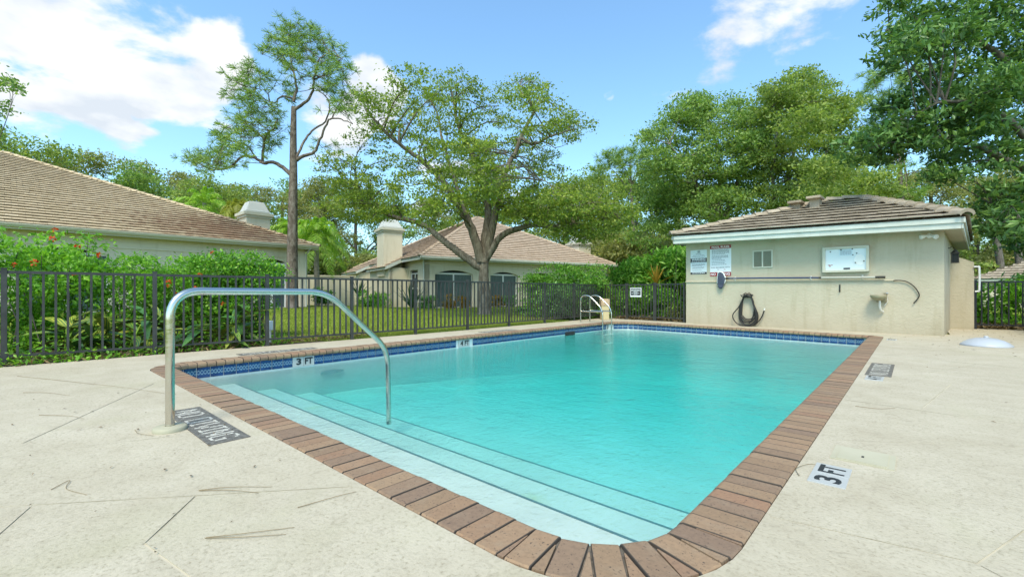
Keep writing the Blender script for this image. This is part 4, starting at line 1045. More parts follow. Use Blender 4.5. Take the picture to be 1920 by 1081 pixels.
# ------------------------------------------------------------------ fences
pick_me = MB().box((0, 0, .675), (.026, .026, 1.11)).mesh('picket', 'fence_paint')
post_me = MB().box((0, 0, .615), (.054, .054, 1.29)).box((0, 0, 1.265), (.06, .06, .012)).mesh('post', 'fence_paint')
def fence(label, posts, pickets=12, matn=None, end=True, name='metal_fence', group=None, top=1.235, skip_last_post=False):
    P = [Vector((x, y, 0)) for x, y in posts]
    f_ = thing(name, label, 'fence' if name == 'metal_fence' else 'gate', P[0], 0, group)
    pm, qm = (pick_me, post_me)
    if matn: 
        pm = pick_me.copy(); pm.materials[0] = M[matn]; qm = post_me.copy(); qm.materials[0] = M[matn]
    for i, p in enumerate(P):
        if skip_last_post and i == len(P) - 1: break
        a = P[min(i + 1, len(P) - 1)] - P[max(0, i - 1)]
        link('post', qm, f_, p - P[0], math.atan2(a.y, a.x))
    for a, b_ in zip(P, P[1:]):
        d = b_ - a; an = math.atan2(d.y, d.x); ln = d.length; c = (a + b_) / 2 - P[0]
        for z, h in ((top - .02, .038), (.118, .030)):
            link('rail', MB().box((0, 0, 0), (ln - .056, .032 if z > 1 else .028, h)).mesh('rail', matn or 'fence_paint'), f_, c + Vector((0, 0, z)), an)
        n = pickets if pickets > 0 else int(ln / .122)
        n = max(1, int(round(ln / .119)) - 1)
        for k in range(1, n + 1): link('picket', pm, f_, a + d * (k / (n + 1)) - P[0], an)
    return f_
fence('long dark grey metal picket fence along the left side of the pool deck', [(-8.98, -3.1), (-8.93, -1.55), (-8.86, 0), (-8.72, 1.54), (-8.57, 3.1), (-8.49, 4.67), (-8.45, 6.2), (-8.45, 7.8), (-8.48, 9.4), (-8.53, 11.1), (-8.59, 12.8), (-8.64, 14.78), (-7.62, 14.62)])
gt = fence('dark grey picket gate carrying a small sign in the far fence corner', [(-7.56, 14.61), (-6.50, 14.44)], name='metal_gate')
fence('short dark metal fence panel between the gate and the pool house', [(-6.44, 14.42), (-5.43, 14.27)])
fence('black metal fence panel at the back right beside the sloping side wall', [(1.17, 16.75), (2.25, 16.9)], matn='gate_black')
fence('black metal fence running along the far right edge of the deck', [(2.28, 16.85), (2.29, 15.3), (2.30, 13.7), (2.32, 12.1), (2.34, 10.5)], matn='gate_black')
gs = thing('gate_sign', 'small white bordered black sign hung on the metal gate', 'sign', (-7.20, 14.53, .95), math.radians(-9.2))
MB().box((0, -.012, 0), (.46, .006, .32), bev=.002).build('panel', 'sign_white', gs)
MB().box((0, -.017, .02), (.40, .005, .235)).build('face', 'black_print', gs)
mb = MB(); lines(mb, -.17, .17, .10, .03, -.0205); lines(mb, -.18, .18, .052, .03, -.0205); lines(mb, -.08, .08, .005, .022, -.0205); lines(mb, -.17, .17, -.03, .022, -.0205); lines(mb, -.07, .07, -.07, .02, -.0205); tag(mb.build('print', 'sign_grey', gs), kind='stuff')

# ------------------------------------------------------------------ rails, ladder, small things on the deck
def clean_bend(pts, r=.12, n=6):
    P = [Vector(p) for p in pts]; out = [P[0]]
    for i in range(1, len(P) - 1):
        a = (P[i - 1] - P[i]); b_ = (P[i + 1] - P[i]); t_ = min(r, a.length * .45, b_.length * .45)
        s0 = P[i] + a.normalized() * t_; s1 = P[i] + b_.normalized() * t_
        for k in range(n + 1):
            u = k / n; out.append(s0 * (1 - u) ** 2 + P[i] * 2 * u * (1 - u) + s1 * u * u)
    out.append(P[-1]); return out
gr = thing('grab_rail', 'polished steel grab rail bending from the deck down into the pool steps', 'handrail', (-3.84, .762, 0))
E_ = Vector((-4.36, 2.94, 0)) - Vector((-3.84, .762, 0))       # where the rail enters the water
d = E_.normalized()
def gp(u, z): q = d * u; return (q.x, q.y, z)
mb = MB(); mb.tube(clean_bend([(0, 0, -.02), (0, 0, .96), gp(1.30, .955), gp(2.10, .33), gp(2.12, -.50)], .20, 9), .0275, 16); mb.build('rail', 'steel', gr)
mb = MB(); mb.lathe([(.10, 0), (.10, .022), (.088, .03), (.03, .034)], n=24); mb.build('flange', 'flange', gr)
la = thing('pool_ladder', 'steel pool ladder with two curved handrails at the far left corner', 'ladder', (-7.86, 12.35, 0))
for y in (-.27, .27):
    mb = MB(); mb.tube(clean_bend([(0, y, -.02), (0, y, .84), (.30, y, .86), (.78, y, .44), (.80, y, -.9)], .20, 7), .022, 12); mb.build('handrail', 'steel', la)
    mb = MB(); mb.tube([(0, y, .36), (.79, y, .36)], .022, 10); mb.build('brace', 'steel', la)
for z in (-.35, -.62):
    MB().box((.80, 0, z), (.09, .54, .03)).build('ladder_step', 'white_paint', la)
bx = thing('utility_box', 'upright tan box with a darker lid on the deck behind the ladder', 'box', (-8.12, 14.0, 0), .75)
MB().box((0, 0, .25), (.27, .26, .5), bev=.01).build('body', 'tan_plastic', bx)
MB().box((0, 0, .60), (.30, .29, .19), bev=.012).build('upper_part', 'tan_dark', bx)
mb = MB(); mb.box((0, 0, .505), (.31, .30, .02)); mb.add([(-.15, .14, .70), (.15, .14, .70), (.24, .20, .72), (-.12, .22, .73)], [(0, 1, 2, 3)]); mb.build('flap', 'tan_dark', bx)
dm = thing('dome_lid', 'white round domed lid with a knob lying on the deck near the right fence', 'lid', (.95, 11.62, 0))
mb = MB(); mb.lathe([(.335, .0), (.34, .012), (.325, .03), (.29, .062), (.285, .066), (.22, .105), (.13, .135), (.05, .145), (0.001, .146)], n=36); mb.build('dome', 'dome_white', dm)
mb = MB(); mb.lathe([(.03, .14), (.034, .155), (.03, .172), (.001, .176)], n=14); mb.build('knob', 'dome_white', dm)
ob_ = thing('outlet_box', 'small grey electrical outlet box on a post behind the left fence', 'outlet', (-8.78, 3.22, 0), .3)
MB().box((0, 0, .12), (.035, .035, .3)).build('post', 'pvc', ob_); MB().box((0, 0, .35), (.10, .075, .17), bev=.008).build('box', 'paper_blue', ob_)
# skimmer lid set in the deck on the right
sk = thing('skimmer_cover', 'cream rectangular skimmer cover let into the deck on the right', 'cover', (-.222, 3.29, 0))
mb = MB(); mb.box((0, 0, .0025), (.285, .28, .005)); mb.build('frame', 'lid_cream', sk)
mb = MB(); mb.box((0, 0, .007), (.225, .255, .005)); mb.build('lid', 'lid_cream', sk)
MB().box((0, -.02, .0098), (.012, .03, .001)).build('finger_slot', 'dark_inside', sk)

GLY = {'N': ["#...#", "##..#", "##..#", "#.#.#", "#.#.#", "#.#.#", "#..##", "#..##", "#...#", "#...#"], 'O': [".###.", "#...#", "#...#", "#...#", "#...#", "#...#", "#...#", "#...#", "#...#", ".###."],
       'D': ["####.", "#...#", "#...#", "#...#", "#...#", "#...#", "#...#", "#...#", "#...#", "####."], 'I': ["###", ".#.", ".#.", ".#.", ".#.", ".#.", ".#.", ".#.", ".#.", "###"],
       'V': ["#...#", "#...#", "#...#", "#...#", "#...#", ".#.#.", ".#.#.", ".#.#.", "..#..", "..#.."], 'G': [".###.", "#...#", "#....", "#....", "#....", "#..##", "#...#", "#...#", "#...#", ".###."], ' ': ["..."] * 10}
def mosaic(label, loc, rz, flat=.0045):
    cols = []
    for ch in 'NO DIVING':
        g = GLY[ch]
        for x in range(len(g[0])): cols.append([g[y][x] for y in range(10)])
        cols.append(['.'] * 10)
    cols = cols[:-1]; nc = len(cols) + 6; nr = 14; pw, ph = 1.165 / nc, .232 / nr
    mo = thing('mosaic_panel', label, 'mosaic', loc, rz, 'NO DIVING mosaics let into the deck')
    MB().box((0, 0, .0012), (nc * pw + .006, nr * ph + .006, .0024)).build('grout_bed', 'mortar', mo)
    for nm, want in (('field_tessera', '.'), ('letter_tessera', '#')):
        mb = MB()
        for x in range(nc):
            for y in range(nr):
                cch = cols[x - 3][y - 2] if 3 <= x < nc - 3 and 2 <= y < nr - 2 else '.'
                if cch != want: continue
                cx = (x + .5) * pw - nc * pw / 2; cy = nr * ph / 2 - (y + .5) * ph; a = pw * .42; b_ = ph * .44; z = flat + rnd.uniform(-.0006, .0006)
                mb.add([(cx - a, cy - b_, z), (cx + a, cy - b_, z), (cx + a, cy + b_, z), (cx - a, cy + b_, z), (cx - a - .001, cy - b_ - .001, .002), (cx + a + .001, cy - b_ - .001, .002), (cx + a + .001, cy + b_ + .001, .002), (cx - a - .001, cy + b_ + .001, .002)],
                       [(0, 1, 2, 3), (0, 4, 5, 1), (1, 5, 6, 2), (2, 6, 7, 3), (3, 7, 4, 0)])
        tag(mb.build(nm, 'tessera_dark' if want == '.' else 'tessera_light', mo), kind='stuff')
mosaic('brown NO DIVING mosaic beside the foot of the grab rail', (-3.85, .963, 0), 0)
mosaic('brown NO DIVING mosaic on the right deck next to the 4 FT marker', (-.314, 7.19, 0), PI / 2)
mosaic('faded NO DIVING mosaic on the narrow left deck by the outlet box', (-7.66, 2.95, 0), -PI / 2)
mosaic('faded NO DIVING mosaic on the left deck halfway along the fence', (-7.66, 8.1, 0), -PI / 2)
def deck_marker(txt, label, loc, rz):
    dmk = thing('depth_marker', label, 'depth marker', loc, rz, 'depth markers let into the deck')
    a, b_ = txt.split(' ')
    MB().box((-.0805, 0, .002), (.157, .158, .007), bev=.001).build('tile', 'white_tile', dmk); MB().box((.0805, 0, .002), (.157, .158, .007), bev=.001).build('tile', 'white_tile', dmk)
    mb = MB(); put_text(mb, a, .085, .115, (-.0805, 0, .0062), (1, 0, 0), (0, 1, 0), .03); put_text(mb, b_, .125, .115, (.0805, 0, .0062), (1, 0, 0), (0, 1, 0), .03); mb.build('lettering', 'black_print', dmk)
deck_marker('3 FT', 'white 3 FT depth marker on the right deck in front of the skimmer cover', (-.328, 2.853, 0), PI / 2)
deck_marker('4 FT', 'white 4 FT depth marker at the near end of the right hand mosaic', (-.332, 6.40, 0), PI / 2)
deck_marker('5 FT', 'worn 5 FT depth marker by the far right corner of the pool', (-.345, 11.85, 0), PI / 2)
# fallen pine needles on the deck
NE = [([(-7.58, .10), (-7.0, .34), (-6.47, .565), (-5.9, .80), (-5.26, 1.0)], 'long dark twig lying across the deck left of the pool corner'),
      ([(-2.045, .52), (-1.98, .60), (-1.87, .78)], 'brown pine needle pair nearest the camera on the left deck'), ([(-2.045, .515), (-1.95, .60), (-1.84, .735)], None),
      ([(-2.03, .86), (-2.0, 1.02), (-1.985, 1.115)], 'short straight pine needle near the brick edge on the left deck'),
      ([(-2.56, .62), (-2.48, .73), (-2.34, .87)], 'forked pine needle lying across the score line on the left deck'), ([(-2.555, .62), (-2.44, .72), (-2.32, .80)], None),
      ([(-3.10, .15), (-3.17, .22), (-3.06, .20), (-2.9, .26)], 'hooked pine needle lying along the score line on the left deck'),
      ([(-4.02, .60), (-3.88, .60), (-3.76, .655)], 'curved pine needle beside the flange of the grab rail'),
      ([(-5.05, .18), (-4.83, .33), (-4.65, .40)], 'pine needle pair on the left deck behind the first score line'),
      ([(-6.3, .12), (-6.1, .27), (-5.8, .40)], 'short pine needle on the far left of the deck'),
      ([(-6.0, -.72), (-5.6, -.4), (-5.3, -.15)], 'long pine needle at the left edge of the deck'), ([(-3.62, -.38), (-3.55, -.25), (-3.42, -.2)], 'small pine needle at the left edge of the deck closest to the camera'),
      ([(-.447, 2.735), (-.475, 2.83), (-.44, 2.95), (-.40, 2.98)], 'curled tan needle beside the 3 FT marker on the right deck'), ([(-.37, 4.72), (-.22, 4.72), (-.12, 4.86)], 'pine needle on the right deck just before the pale score line')]
cur = None
for pts, lb in NE:
    mb = MB(); sp = smooth_path([(x, y, .004 + .003 * math.sin(k * 1.7)) for k, (x, y) in enumerate(pts)], 5)
    mb.tube(sp, [.0010 + .0009 * (1 - i / len(sp)) for i in range(len(sp))], 4)
    if lb is None: link('needle', mb.mesh('needle', 'needle_brown'), cur)
    else:
        cur = tag(mb.build('pine_needle', 'needle_brown'), lb, 'pine needle', 'fallen pine needles on the deck')
# leaf litter specks
mb = MB(); lr = random.Random(5)
for k in range(260):
    if k < 200: x, y = lr.uniform(-.4, 2.2), 16.6 - abs(lr.gauss(0, 4.2))
    else: x, y = lr.uniform(-6, -2), lr.uniform(-.5, 1.1)
    if y < 1.6 and x > -.5: continue
    if k >= 200 and inside((x, y), OUTER): continue
    if x < .65 and y > 13.4: continue
    s_ = lr.uniform(.006, .02) * (1.5 if y > 8 else .8); a = lr.uniform(0, 6.28); ca, sa = math.cos(a) * s_, math.sin(a) * s_; z = .006
    mb.add([(x - ca, y - sa, z), (x + sa * .45, y - ca * .45, z + .006), (x + ca, y + sa, z + .004), (x - sa * .45, y + ca * .45, z + .002)], [(0, 1, 2, 3)])
tag(mb.build('leaf_litter', 'litter'), kind='stuff')

# ------------------------------------------------------------------ vegetation
VX = np.array([math.cos(math.radians(YAW)), math.sin(math.radians(YAW)), 0])
VD = np.array([-math.sin(math.radians(YAW)), math.cos(math.radians(YAW)), 0])
def unit(a): return a / np.maximum(np.linalg.norm(a, axis=1, keepdims=True), 1e-9)
def leaf_cloud(P, size, aspect=.45, up=.5, var=.35, droop=0., fold=True, D=None):
    """leaves at points P: folded rhombs; returns V (n*k,3), F"""
    n = len(P); d = unit(rng.normal(size=(n, 3)) + (0 if D is None else D))
    d[:, 2] -= droop; d = unit(d)
    nn = unit(rng.normal(size=(n, 3)) + np.array([0, 0, up * 2.0]))
    s = unit(np.cross(d, nn)); nn = np.cross(s, d)
    l = (size * (1 + var * rng.normal(size=n)).clip(.4, 1.8))[:, None]; w2 = l * aspect * .5
    a = P - d * l * .5; c = P + d * l * .5; m_ = P + d * l * .05 - nn * (w2 * .35 if fold else 0)
    b_ = P + s * w2 + nn * w2 * .15; e = P - s * w2 + nn * w2 * .15
    if fold:
        V = np.stack([a, b_, c, m_, e], 1).reshape(-1, 3); i = np.arange(n)[:, None] * 5
        F = np.concatenate([i + np.array([[0, 1, 2, 3]]), i + np.array([[0, 3, 2, 4]])], 1).reshape(-1, 4)
    else:
        V = np.stack([a, b_, c, e], 1).reshape(-1, 3); F = np.arange(4 * n).reshape(-1, 4)
    return V, F
def lobes_points(lobes, n, clumps=9, spread=.20, shell=.5):
    """clumped points through ellipsoid lobes (x,y,z,rx,ry,rz): leaves gather in tufts, leaving gaps"""
    lobes = np.asarray(lobes, float); vol = (lobes[:, 3] * lobes[:, 4] * lobes[:, 5]) ** .75; vol /= vol.sum(); out = []; cen = []
    for lb, v in zip(lobes, vol):
        k = clumps; u = unit(rng.normal(size=(k, 3))) * (rng.random((k, 1)) ** (1 / (3 * (1 + shell))))
        cc = lb[:3] + u * lb[3:6]; cen.append(cc)
        m_ = int(n * v); which = rng.integers(0, k, m_)
        out.append(cc[which] + rng.normal(size=(m_, 3)) * lb[3:6] * spread * np.array([1.25, 1.25, .7]))
    return np.concatenate(out), cen
def branch_mb(mb, path, r0, r1, n=6, jit=.0):
    p = smooth_path(path, 4); k = len(p)
    p = [q + Vector((rnd.gauss(0, jit), rnd.gauss(0, jit), rnd.gauss(0, jit))) for q in p]
    mb.tube(p, [r0 + (r1 - r0) * (i / (k - 1)) ** .8 for i in range(k)], n, caps=False)
    return p
def grow_tree(root, trunk_path, r_trunk, limbs, lobes, cen, bark, twig_r=.022, twigs=5):
    """trunk + limbs given; a bough to every lobe from the nearest limb point, twigs into its leaf clumps"""
    mb = MB(); sk = []
    tp = smooth_path(trunk_path, 5); k = len(tp)
    rr = [r_trunk * (1.25 if i == 0 else 1) * (1 - .5 * i / (k - 1)) for i in range(k)]
    mb.tube(tp, rr, 12, caps=False); sk += [(p, r * .6) for p, r in zip(tp[k // 2:], rr[k // 2:])]
    for path, r0, r1 in limbs:
        p = branch_mb(mb, path, r0, r1, 8, .015); kk = len(p)
        sk += [(q, r0 + (r1 - r0) * i / kk) for i, q in enumerate(p)]
    for lb, cc in zip(lobes, cen):
        c = Vector(lb[:3]); best = min(sk, key=lambda q: (q[0] - c).length + (1.2 * max(0, q[0].z - c.z)))
        a, ra = best; r0 = min(ra * .7, twig_r * 2.4)
        mid = a.lerp(c, .5) + Vector((rnd.gauss(0, .15), rnd.gauss(0, .15), .12 * (c - a).length)) * min(1, (c - a).length)
        p = branch_mb(mb, [a, mid, c], r0, twig_r * .6, 5)
        for j in range(min(twigs, len(cc))):
            q = Vector(cc[j]); s0 = p[int(len(p) * rnd.uniform(.45, .95))]
            mb.tube([s0, s0.lerp(q, .5) + Vector((0, 0, .05)), q], [twig_r * .5, twig_r * .35, twig_r * .18], 3, caps=False)
    return mb.build('trunk', bark, root)

# ---- the big oak on the lawn
OS = 20.0 / 848.0
def oak_pt(px, py, dz=0.):
    k = 1 + dz / 20; u = (px - 960) * OS * k + 52 * OS; v = 1.0 + (547.5 - py) * OS * k; q = VX * u + VD * dz; return (q[0], q[1], v)
oak = thing('oak_tree', 'big spreading oak with forked grey trunk in front of the pink roofed house', 'tree', (-14.138, 14.045, -.05))
def limb(pts, d0, d1): return [oak_pt(x, y, d0 + (d1 - d0) * i / (len(pts) - 1)) for i, (x, y) in enumerate(pts)]
limbs = [(limb([(906, 505), (880, 487), (850, 466), (820, 441), (790, 419), (745, 409), (720, 398), (690, 368), (660, 345)], 0, 1.6), .21, .05),
         (limb([(903, 490), (888, 440), (872, 402), (858, 383), (835, 345), (800, 310), (770, 286), (740, 264), (715, 240)], 0, -1.8), .22, .05),
         (limb([(908, 495), (912, 430), (915, 390), (905, 345), (890, 300), (862, 245), (852, 200), (845, 165)], 0, 1.5), .22, .04),
         (limb([(912, 480), (925, 420), (935, 380), (945, 330), (965, 288), (985, 240), (1000, 205), (972, 168)], 0, -1.2), .19, .035),
         (limb([(912, 485), (940, 442), (975, 428), (1010, 422), (1050, 430), (1080, 412), (1110, 392), (1140, 395)], 0, -2.2), .17, .04),
         (limb([(978, 262), (1000, 272), (1030, 258), (1055, 250), (1078, 243)], -1.1, -2.0), .07, .02),
         (limb([(985, 270), (1020, 268), (1040, 278), (1062, 272)], -1.1, -1.8), .04, .008),
         (limb([(872, 400), (850, 330), (832, 270), (818, 210), (792, 165)], -.4, 2.6), .10, .03),
         (limb([(790, 419), (800, 395), (820, 350), (815, 330)], .8, 3.0), .07, .02),
         (limb([(945, 330), (985, 335), (1020, 340)], -.7, -3), .07, .02), (limb([(935, 385), (960, 400), (985, 392), (1030, 400)], -.3, 2.5), .09, .03)]
ol = [(632, 335), (662, 312), (700, 326), (636, 385), (688, 382), (722, 352), (655, 355), (690, 205), (722, 222), (702, 182), (745, 200), (702, 245), (738, 255), (682, 270), (768, 232), (775, 160), (790, 185), (802, 203), (833, 153), (866, 150), (858, 180), (853, 205), (828, 172), (880, 165),
      (806, 315), (766, 350), (842, 322), (786, 386), (866, 366), (886, 322), (888, 258), (800, 262), (835, 240), (872, 225), (760, 300), (725, 300), (820, 290), (850, 280), (740, 385), (700, 405), (765, 395), (815, 400), (845, 395), (890, 380),
      (933, 200), (950, 232), (923, 218), (967, 160), (1004, 168), (998, 192), (1020, 205), (1034, 230), (1064, 222), (1078, 245), (1046, 252), (983, 276), (1006, 305), (1022, 322), (960, 275), (936, 268), (910, 293), (922, 322), (893, 335), (975, 240), (1005, 245), (985, 180),
      (953, 338), (992, 366), (1033, 362), (1072, 360), (1106, 362), (1133, 380), (1148, 402), (1100, 394), (1072, 406), (1026, 404), (986, 394), (1120, 420), (1092, 434), (960, 372), (1152, 424), (1055, 385), (1010, 340), (945, 355), (925, 395), (1130, 345), (1045, 425), (640, 300), (1020, 385), (1060, 345), (1085, 380), (1115, 400), (1075, 425), (1140, 360), (1160, 410), (1005, 415), (1125, 440), (1040, 375), (970, 390), (655, 385), (675, 345), (615, 310), (670, 400), (925, 350), (860, 345)]
lb = []
lr = random.Random(3)
for px, py in ol:
    dz = lr.gauss(0, 1.9) if 700 < px < 1080 else lr.gauss(0, 1.1)
    q = oak_pt(px, py, dz); r = lr.uniform(.50, .78); lb.append((*q, r * 1.2, r * 1.2, r * .62))
for px, py, dz in ((1060, 415, -2.5), (1100, 404, -2.6), (1130, 418, -2.4), (1020, 402, -2.0), (1080, 438, -2.5), (1150, 400, -2.0), (1112, 380, -3.0), (1050, 380, -2.8), (1035, 425, -2.3), (1105, 432, -2.2), (1145, 380, -2.4), (1010, 380, -2.4), (980, 408, -1.6), (1075, 395, -3.2), (700, 392, 2.2), (735, 400, 1.9), (680, 375, 2.3), (755, 385, 1.8), (650, 352, 2.4)):
    q = oak_pt(px, py, dz); r = lr.uniform(.5, .75); lb.append((*q, r * 1.25, r * 1.25, r * .6))
for k in range(26):                                # inner boughs, front and back of the crown
    th = lr.uniform(0, 6.28); q = oak_pt(890 + 150 * math.cos(th) * lr.random(), 330 + 60 * lr.uniform(-1, 1), 4.2 * math.sin(th)); r = lr.uniform(.5, .8); lb.append((*q, r * 1.2, r * 1.2, r * .6))
P, cen = lobes_points(lb, 82000, 13, .19)
V, F = leaf_cloud(P, .105, .52, .5, fold=False); np_mesh('crown', V, F, 'leaf_oak', oak)
grow_tree(oak, [oak_pt(908, 592), oak_pt(909, 560), oak_pt(907, 520), oak_pt(909, 480)], .345, limbs, lb, cen, 'bark_oak', .022, 6)

# ---- the tall pine by the left house
def tufts(points, size, blades, up=.35, dirs=None):
    Vs = []; n = len(points)
    P = np.repeat(points, blades, 0); m_ = len(P)
    ax = unit(rng.normal(size=(n, 3)) + np.array([0, 0, up])) if dirs is None else dirs
    ax = np.repeat(ax, blades, 0)
    d = unit(unit(rng.normal(size=(m_, 3))) + ax * .55); l = size * rng.uniform(.7, 1.15, (m_, 1))
    s = unit(np.cross(d, rng.normal(size=(m_, 3)))) * .0075 * (size / .26)
    V = np.stack([P - s, P + s, P + d * l + s * .3, P + d * l - s * .3 - np.array([0, 0, .02])], 1).reshape(-1, 3)
    return V, np.arange(4 * m_).reshape(-1, 4)
def pine_pt(px, py, dz=0.):
    k = 1 + dz / 20; u = (px - 960) * OS * k + 412 * OS; v = .73 + (547.5 - py) * OS * k; q = VX * u + VD * dz; return (q[0], q[1], v)
pine = thing('pine_tree', 'tall thin pine with open needle tufts beside the left house', 'tree', (-20.557, 8.476, .22))
def plimb(pts, d0, d1): return [pine_pt(x, y, d0 + (d1 - d0) * i / (len(pts) - 1)) for i, (x, y) in enumerate(pts)]
plimbs = [(plimb([(549, 330), (530, 314), (512, 303), (494, 306), (478, 296), (455, 293), (432, 312), (410, 318), (392, 316), (376, 308)], 0, 1.2), .10, .025),
          (plimb([(492, 304), (494, 275), (500, 252), (514, 240), (520, 222)], .5, -.6), .07, .02), (plimb([(496, 260), (478, 245), (462, 232), (450, 218)], .3, 1.0), .04, .015), (plimb([(480, 296), (462, 272), (440, 265), (425, 262)], .6, 0), .04, .012),
          (plimb([(555, 300), (575, 290), (590, 285), (600, 262), (612, 232), (622, 222), (640, 224), (662, 232)], 0, -.9), .085, .02), (plimb([(556, 296), (570, 265), (585, 245), (610, 228), (618, 200), (610, 180), (590, 165)], 0, .9), .06, .02),
          (plimb([(553, 205), (575, 190), (587, 168), (590, 140), (600, 110), (626, 95)], 0, -.6), .075, .02), (plimb([(551, 190), (556, 165), (550, 135), (545, 105), (540, 60)], 0, .4), .07, .015), (plimb([(550, 135), (535, 112), (510, 100), (492, 98)], .2, -.3), .03, .01),
          (plimb([(551, 186), (530, 180), (515, 192), (498, 186), (480, 172), (455, 150), (440, 148)], 0, .7), .045, .012), (plimb([(505, 188), (500, 172), (482, 165)], .4, -.5), .03, .01), (plimb([(590, 150), (615, 135), (640, 110)], -.3, .6), .04, .012), (plimb([(587, 285), (600, 305), (612, 325)], 0, -.5), .025, .006), (plimb([(622, 222), (640, 190), (665, 172)], -.6, -.2), .03, .01)]
pl = [(545, 45), (532, 58), (560, 52), (523, 64), (580, 67), (566, 66), (602, 66), (492, 100), (505, 92), (520, 105), (540, 85), (561, 83), (586, 92), (610, 86), (627, 95), (643, 108), (640, 128), (622, 118), (605, 114), (575, 115), (549, 112), (567, 143), (598, 140), (618, 142), (476, 146), (462, 136), (442, 152), (464, 127), (488, 134), (435, 168), (455, 165), (467, 180), (530, 177), (548, 170), (495, 199), (480, 190), (448, 215), (462, 208), (505, 224), (522, 212), (454, 240), (472, 232), (490, 236), (410, 262), (432, 268), (420, 252), (445, 255), (517, 271), (500, 268), (445, 281), (425, 286), (630, 171), (655, 175), (649, 209), (640, 190), (376, 290), (366, 309), (391, 309), (358, 300), (600, 118), (540, 120), (512, 80), (594, 75), (628, 205), (610, 275), (575, 100), (530, 100), (550, 68), (660, 200), (618, 160), (400, 300), (470, 250), (485, 215), (520, 150), (400, 305), (420, 308), (440, 296), (385, 300), (455, 285), (412, 285), (470, 262), (505, 255), (530, 240), (425, 240), (460, 225), (445, 190), (478, 165), (520, 200), (600, 165), (640, 150), (570, 82)]
pts = []; dirs = []
mb = MB(); lr = random.Random(9)
tp = smooth_path([pine_pt(548, 584), pine_pt(548, 500), pine_pt(549, 400), pine_pt(550, 330), pine_pt(550, 260), pine_pt(551, 200)], 5); k = len(tp)
mb.tube(tp, [.26 * (1 - .62 * i / k) for i in range(k)], 12, caps=False); skp = list(tp[-10:])
for path, r0, r1 in plimbs: skp += branch_mb(mb, path, r0, r1, 7, .012)
for px, py in pl:
    c = Vector(pine_pt(px, py, lr.gauss(0, .8))); a = min(skp, key=lambda q: (q - c).length)
    bp2 = branch_mb(mb, [a, a.lerp(c, .55) + Vector((0, 0, -.08)), c], .020, .008, 4)
    for j in range(7):
        q = c + Vector((lr.gauss(0, .25), lr.gauss(0, .25), lr.gauss(.02, .19))); s0 = bp2[int(len(bp2) * lr.uniform(.4, .98))]
        mb.tube([s0, s0.lerp(q, .6) + Vector((0, 0, -.03)), q], [.009, .007, .004], 3, caps=False); pts.append(q); dirs.append((q - s0).normalized() + Vector((0, 0, .5)))
mb.build('trunk', 'bark_pine', pine)
V, F = tufts(np.array(pts), .27, 29, dirs=unit(np.array(dirs))); np_mesh('crown', V, F, 'leaf_needle', pine)

# ---- woodland round the site: crown variants, each tree an object with its own trunk and crown
def wood_variant(seed, h, r, n, leaf, size, low=.22, lobn=27, bark='bark_grey', flat=.78):
    lr = random.Random(seed); lb = []
    for k in range(lobn):
        t_ = lr.random() ** .75; z = h * (low + (1 - low) * t_); env = r * (math.sin(min(1, (t_ + .12)) ** .8 * PI * .93) ** .55 + .08)
        a = lr.uniform(0, 6.28); rr = env * math.sqrt(lr.uniform(.1, 1)); s_ = r * lr.uniform(.15, .29); lb.append((rr * math.cos(a), rr * math.sin(a), z - s_ * flat, s_ * 1.25, s_ * 1.25, s_ * flat))
    P, cen = lobes_points(lb, n, 13, .24); V, F = leaf_cloud(P, size, .5, .5, fold=False)
    limbs = []
    for k in range(6):
        a = k * 1.05 + lr.random(); z0 = h * lr.uniform(.22, .5); limbs.append(([(0, 0, z0), (r * .3 * math.cos(a), r * .3 * math.sin(a), z0 + h * .14), (r * .62 * math.cos(a), r * .62 * math.sin(a), z0 + h * .25)], .018 * h * .6, .03))
    return V, F, limbs, lb, cen, leaf, bark, h
variants = {}
def wood_tree(kind, label, loc, rz, sc, group=None):
    V, F, limbs, lb, cen, leaf, bark, h = kind
    t_ = thing('broadleaf_tree', label, 'tree', loc, rz, group); key = id(kind)
    if key not in variants:
        tr_ = grow_tree(t_, [(0, 0, -.2), (.1, .05, h * .25), (-.05, .1, h * .5), (0, 0, h * .8)], .02 * h, limbs, lb, cen, bark, .03, 3); cr_ = np_mesh('crown', V, F, leaf, t_); variants[key] = (tr_.data, cr_.data)
    else:
        a, b_ = variants[key]; link('trunk', a, t_); link('crown', b_, t_)
    t_.scale = (sc, sc, sc); return t_
VA = wood_variant(1, 15, 5.6, 17000, 'leaf_dark', .24)
VB = wood_variant(2, 14, 6.2, 18000, 'leaf_mid', .24)
VC = wood_variant(3, 15, 5.2, 15000, 'leaf_olive', .23, .3)
VE = wood_variant(5, 6, 4.4, 18000, 'leaf_mid', .24, .02, 26, flat=.7)
VF_ = wood_variant(6, 5, 4.2, 18000, 'leaf_olive', .24, .02, 26, flat=.7)
def gpos(px, depth): q = VD * depth + VX * ((px - 960) / 848 * depth); return (float(q[0]), float(q[1]), -.05)
def topscale(py, depth, h): return ((547.5 - py) / 848 * depth + .95) / h
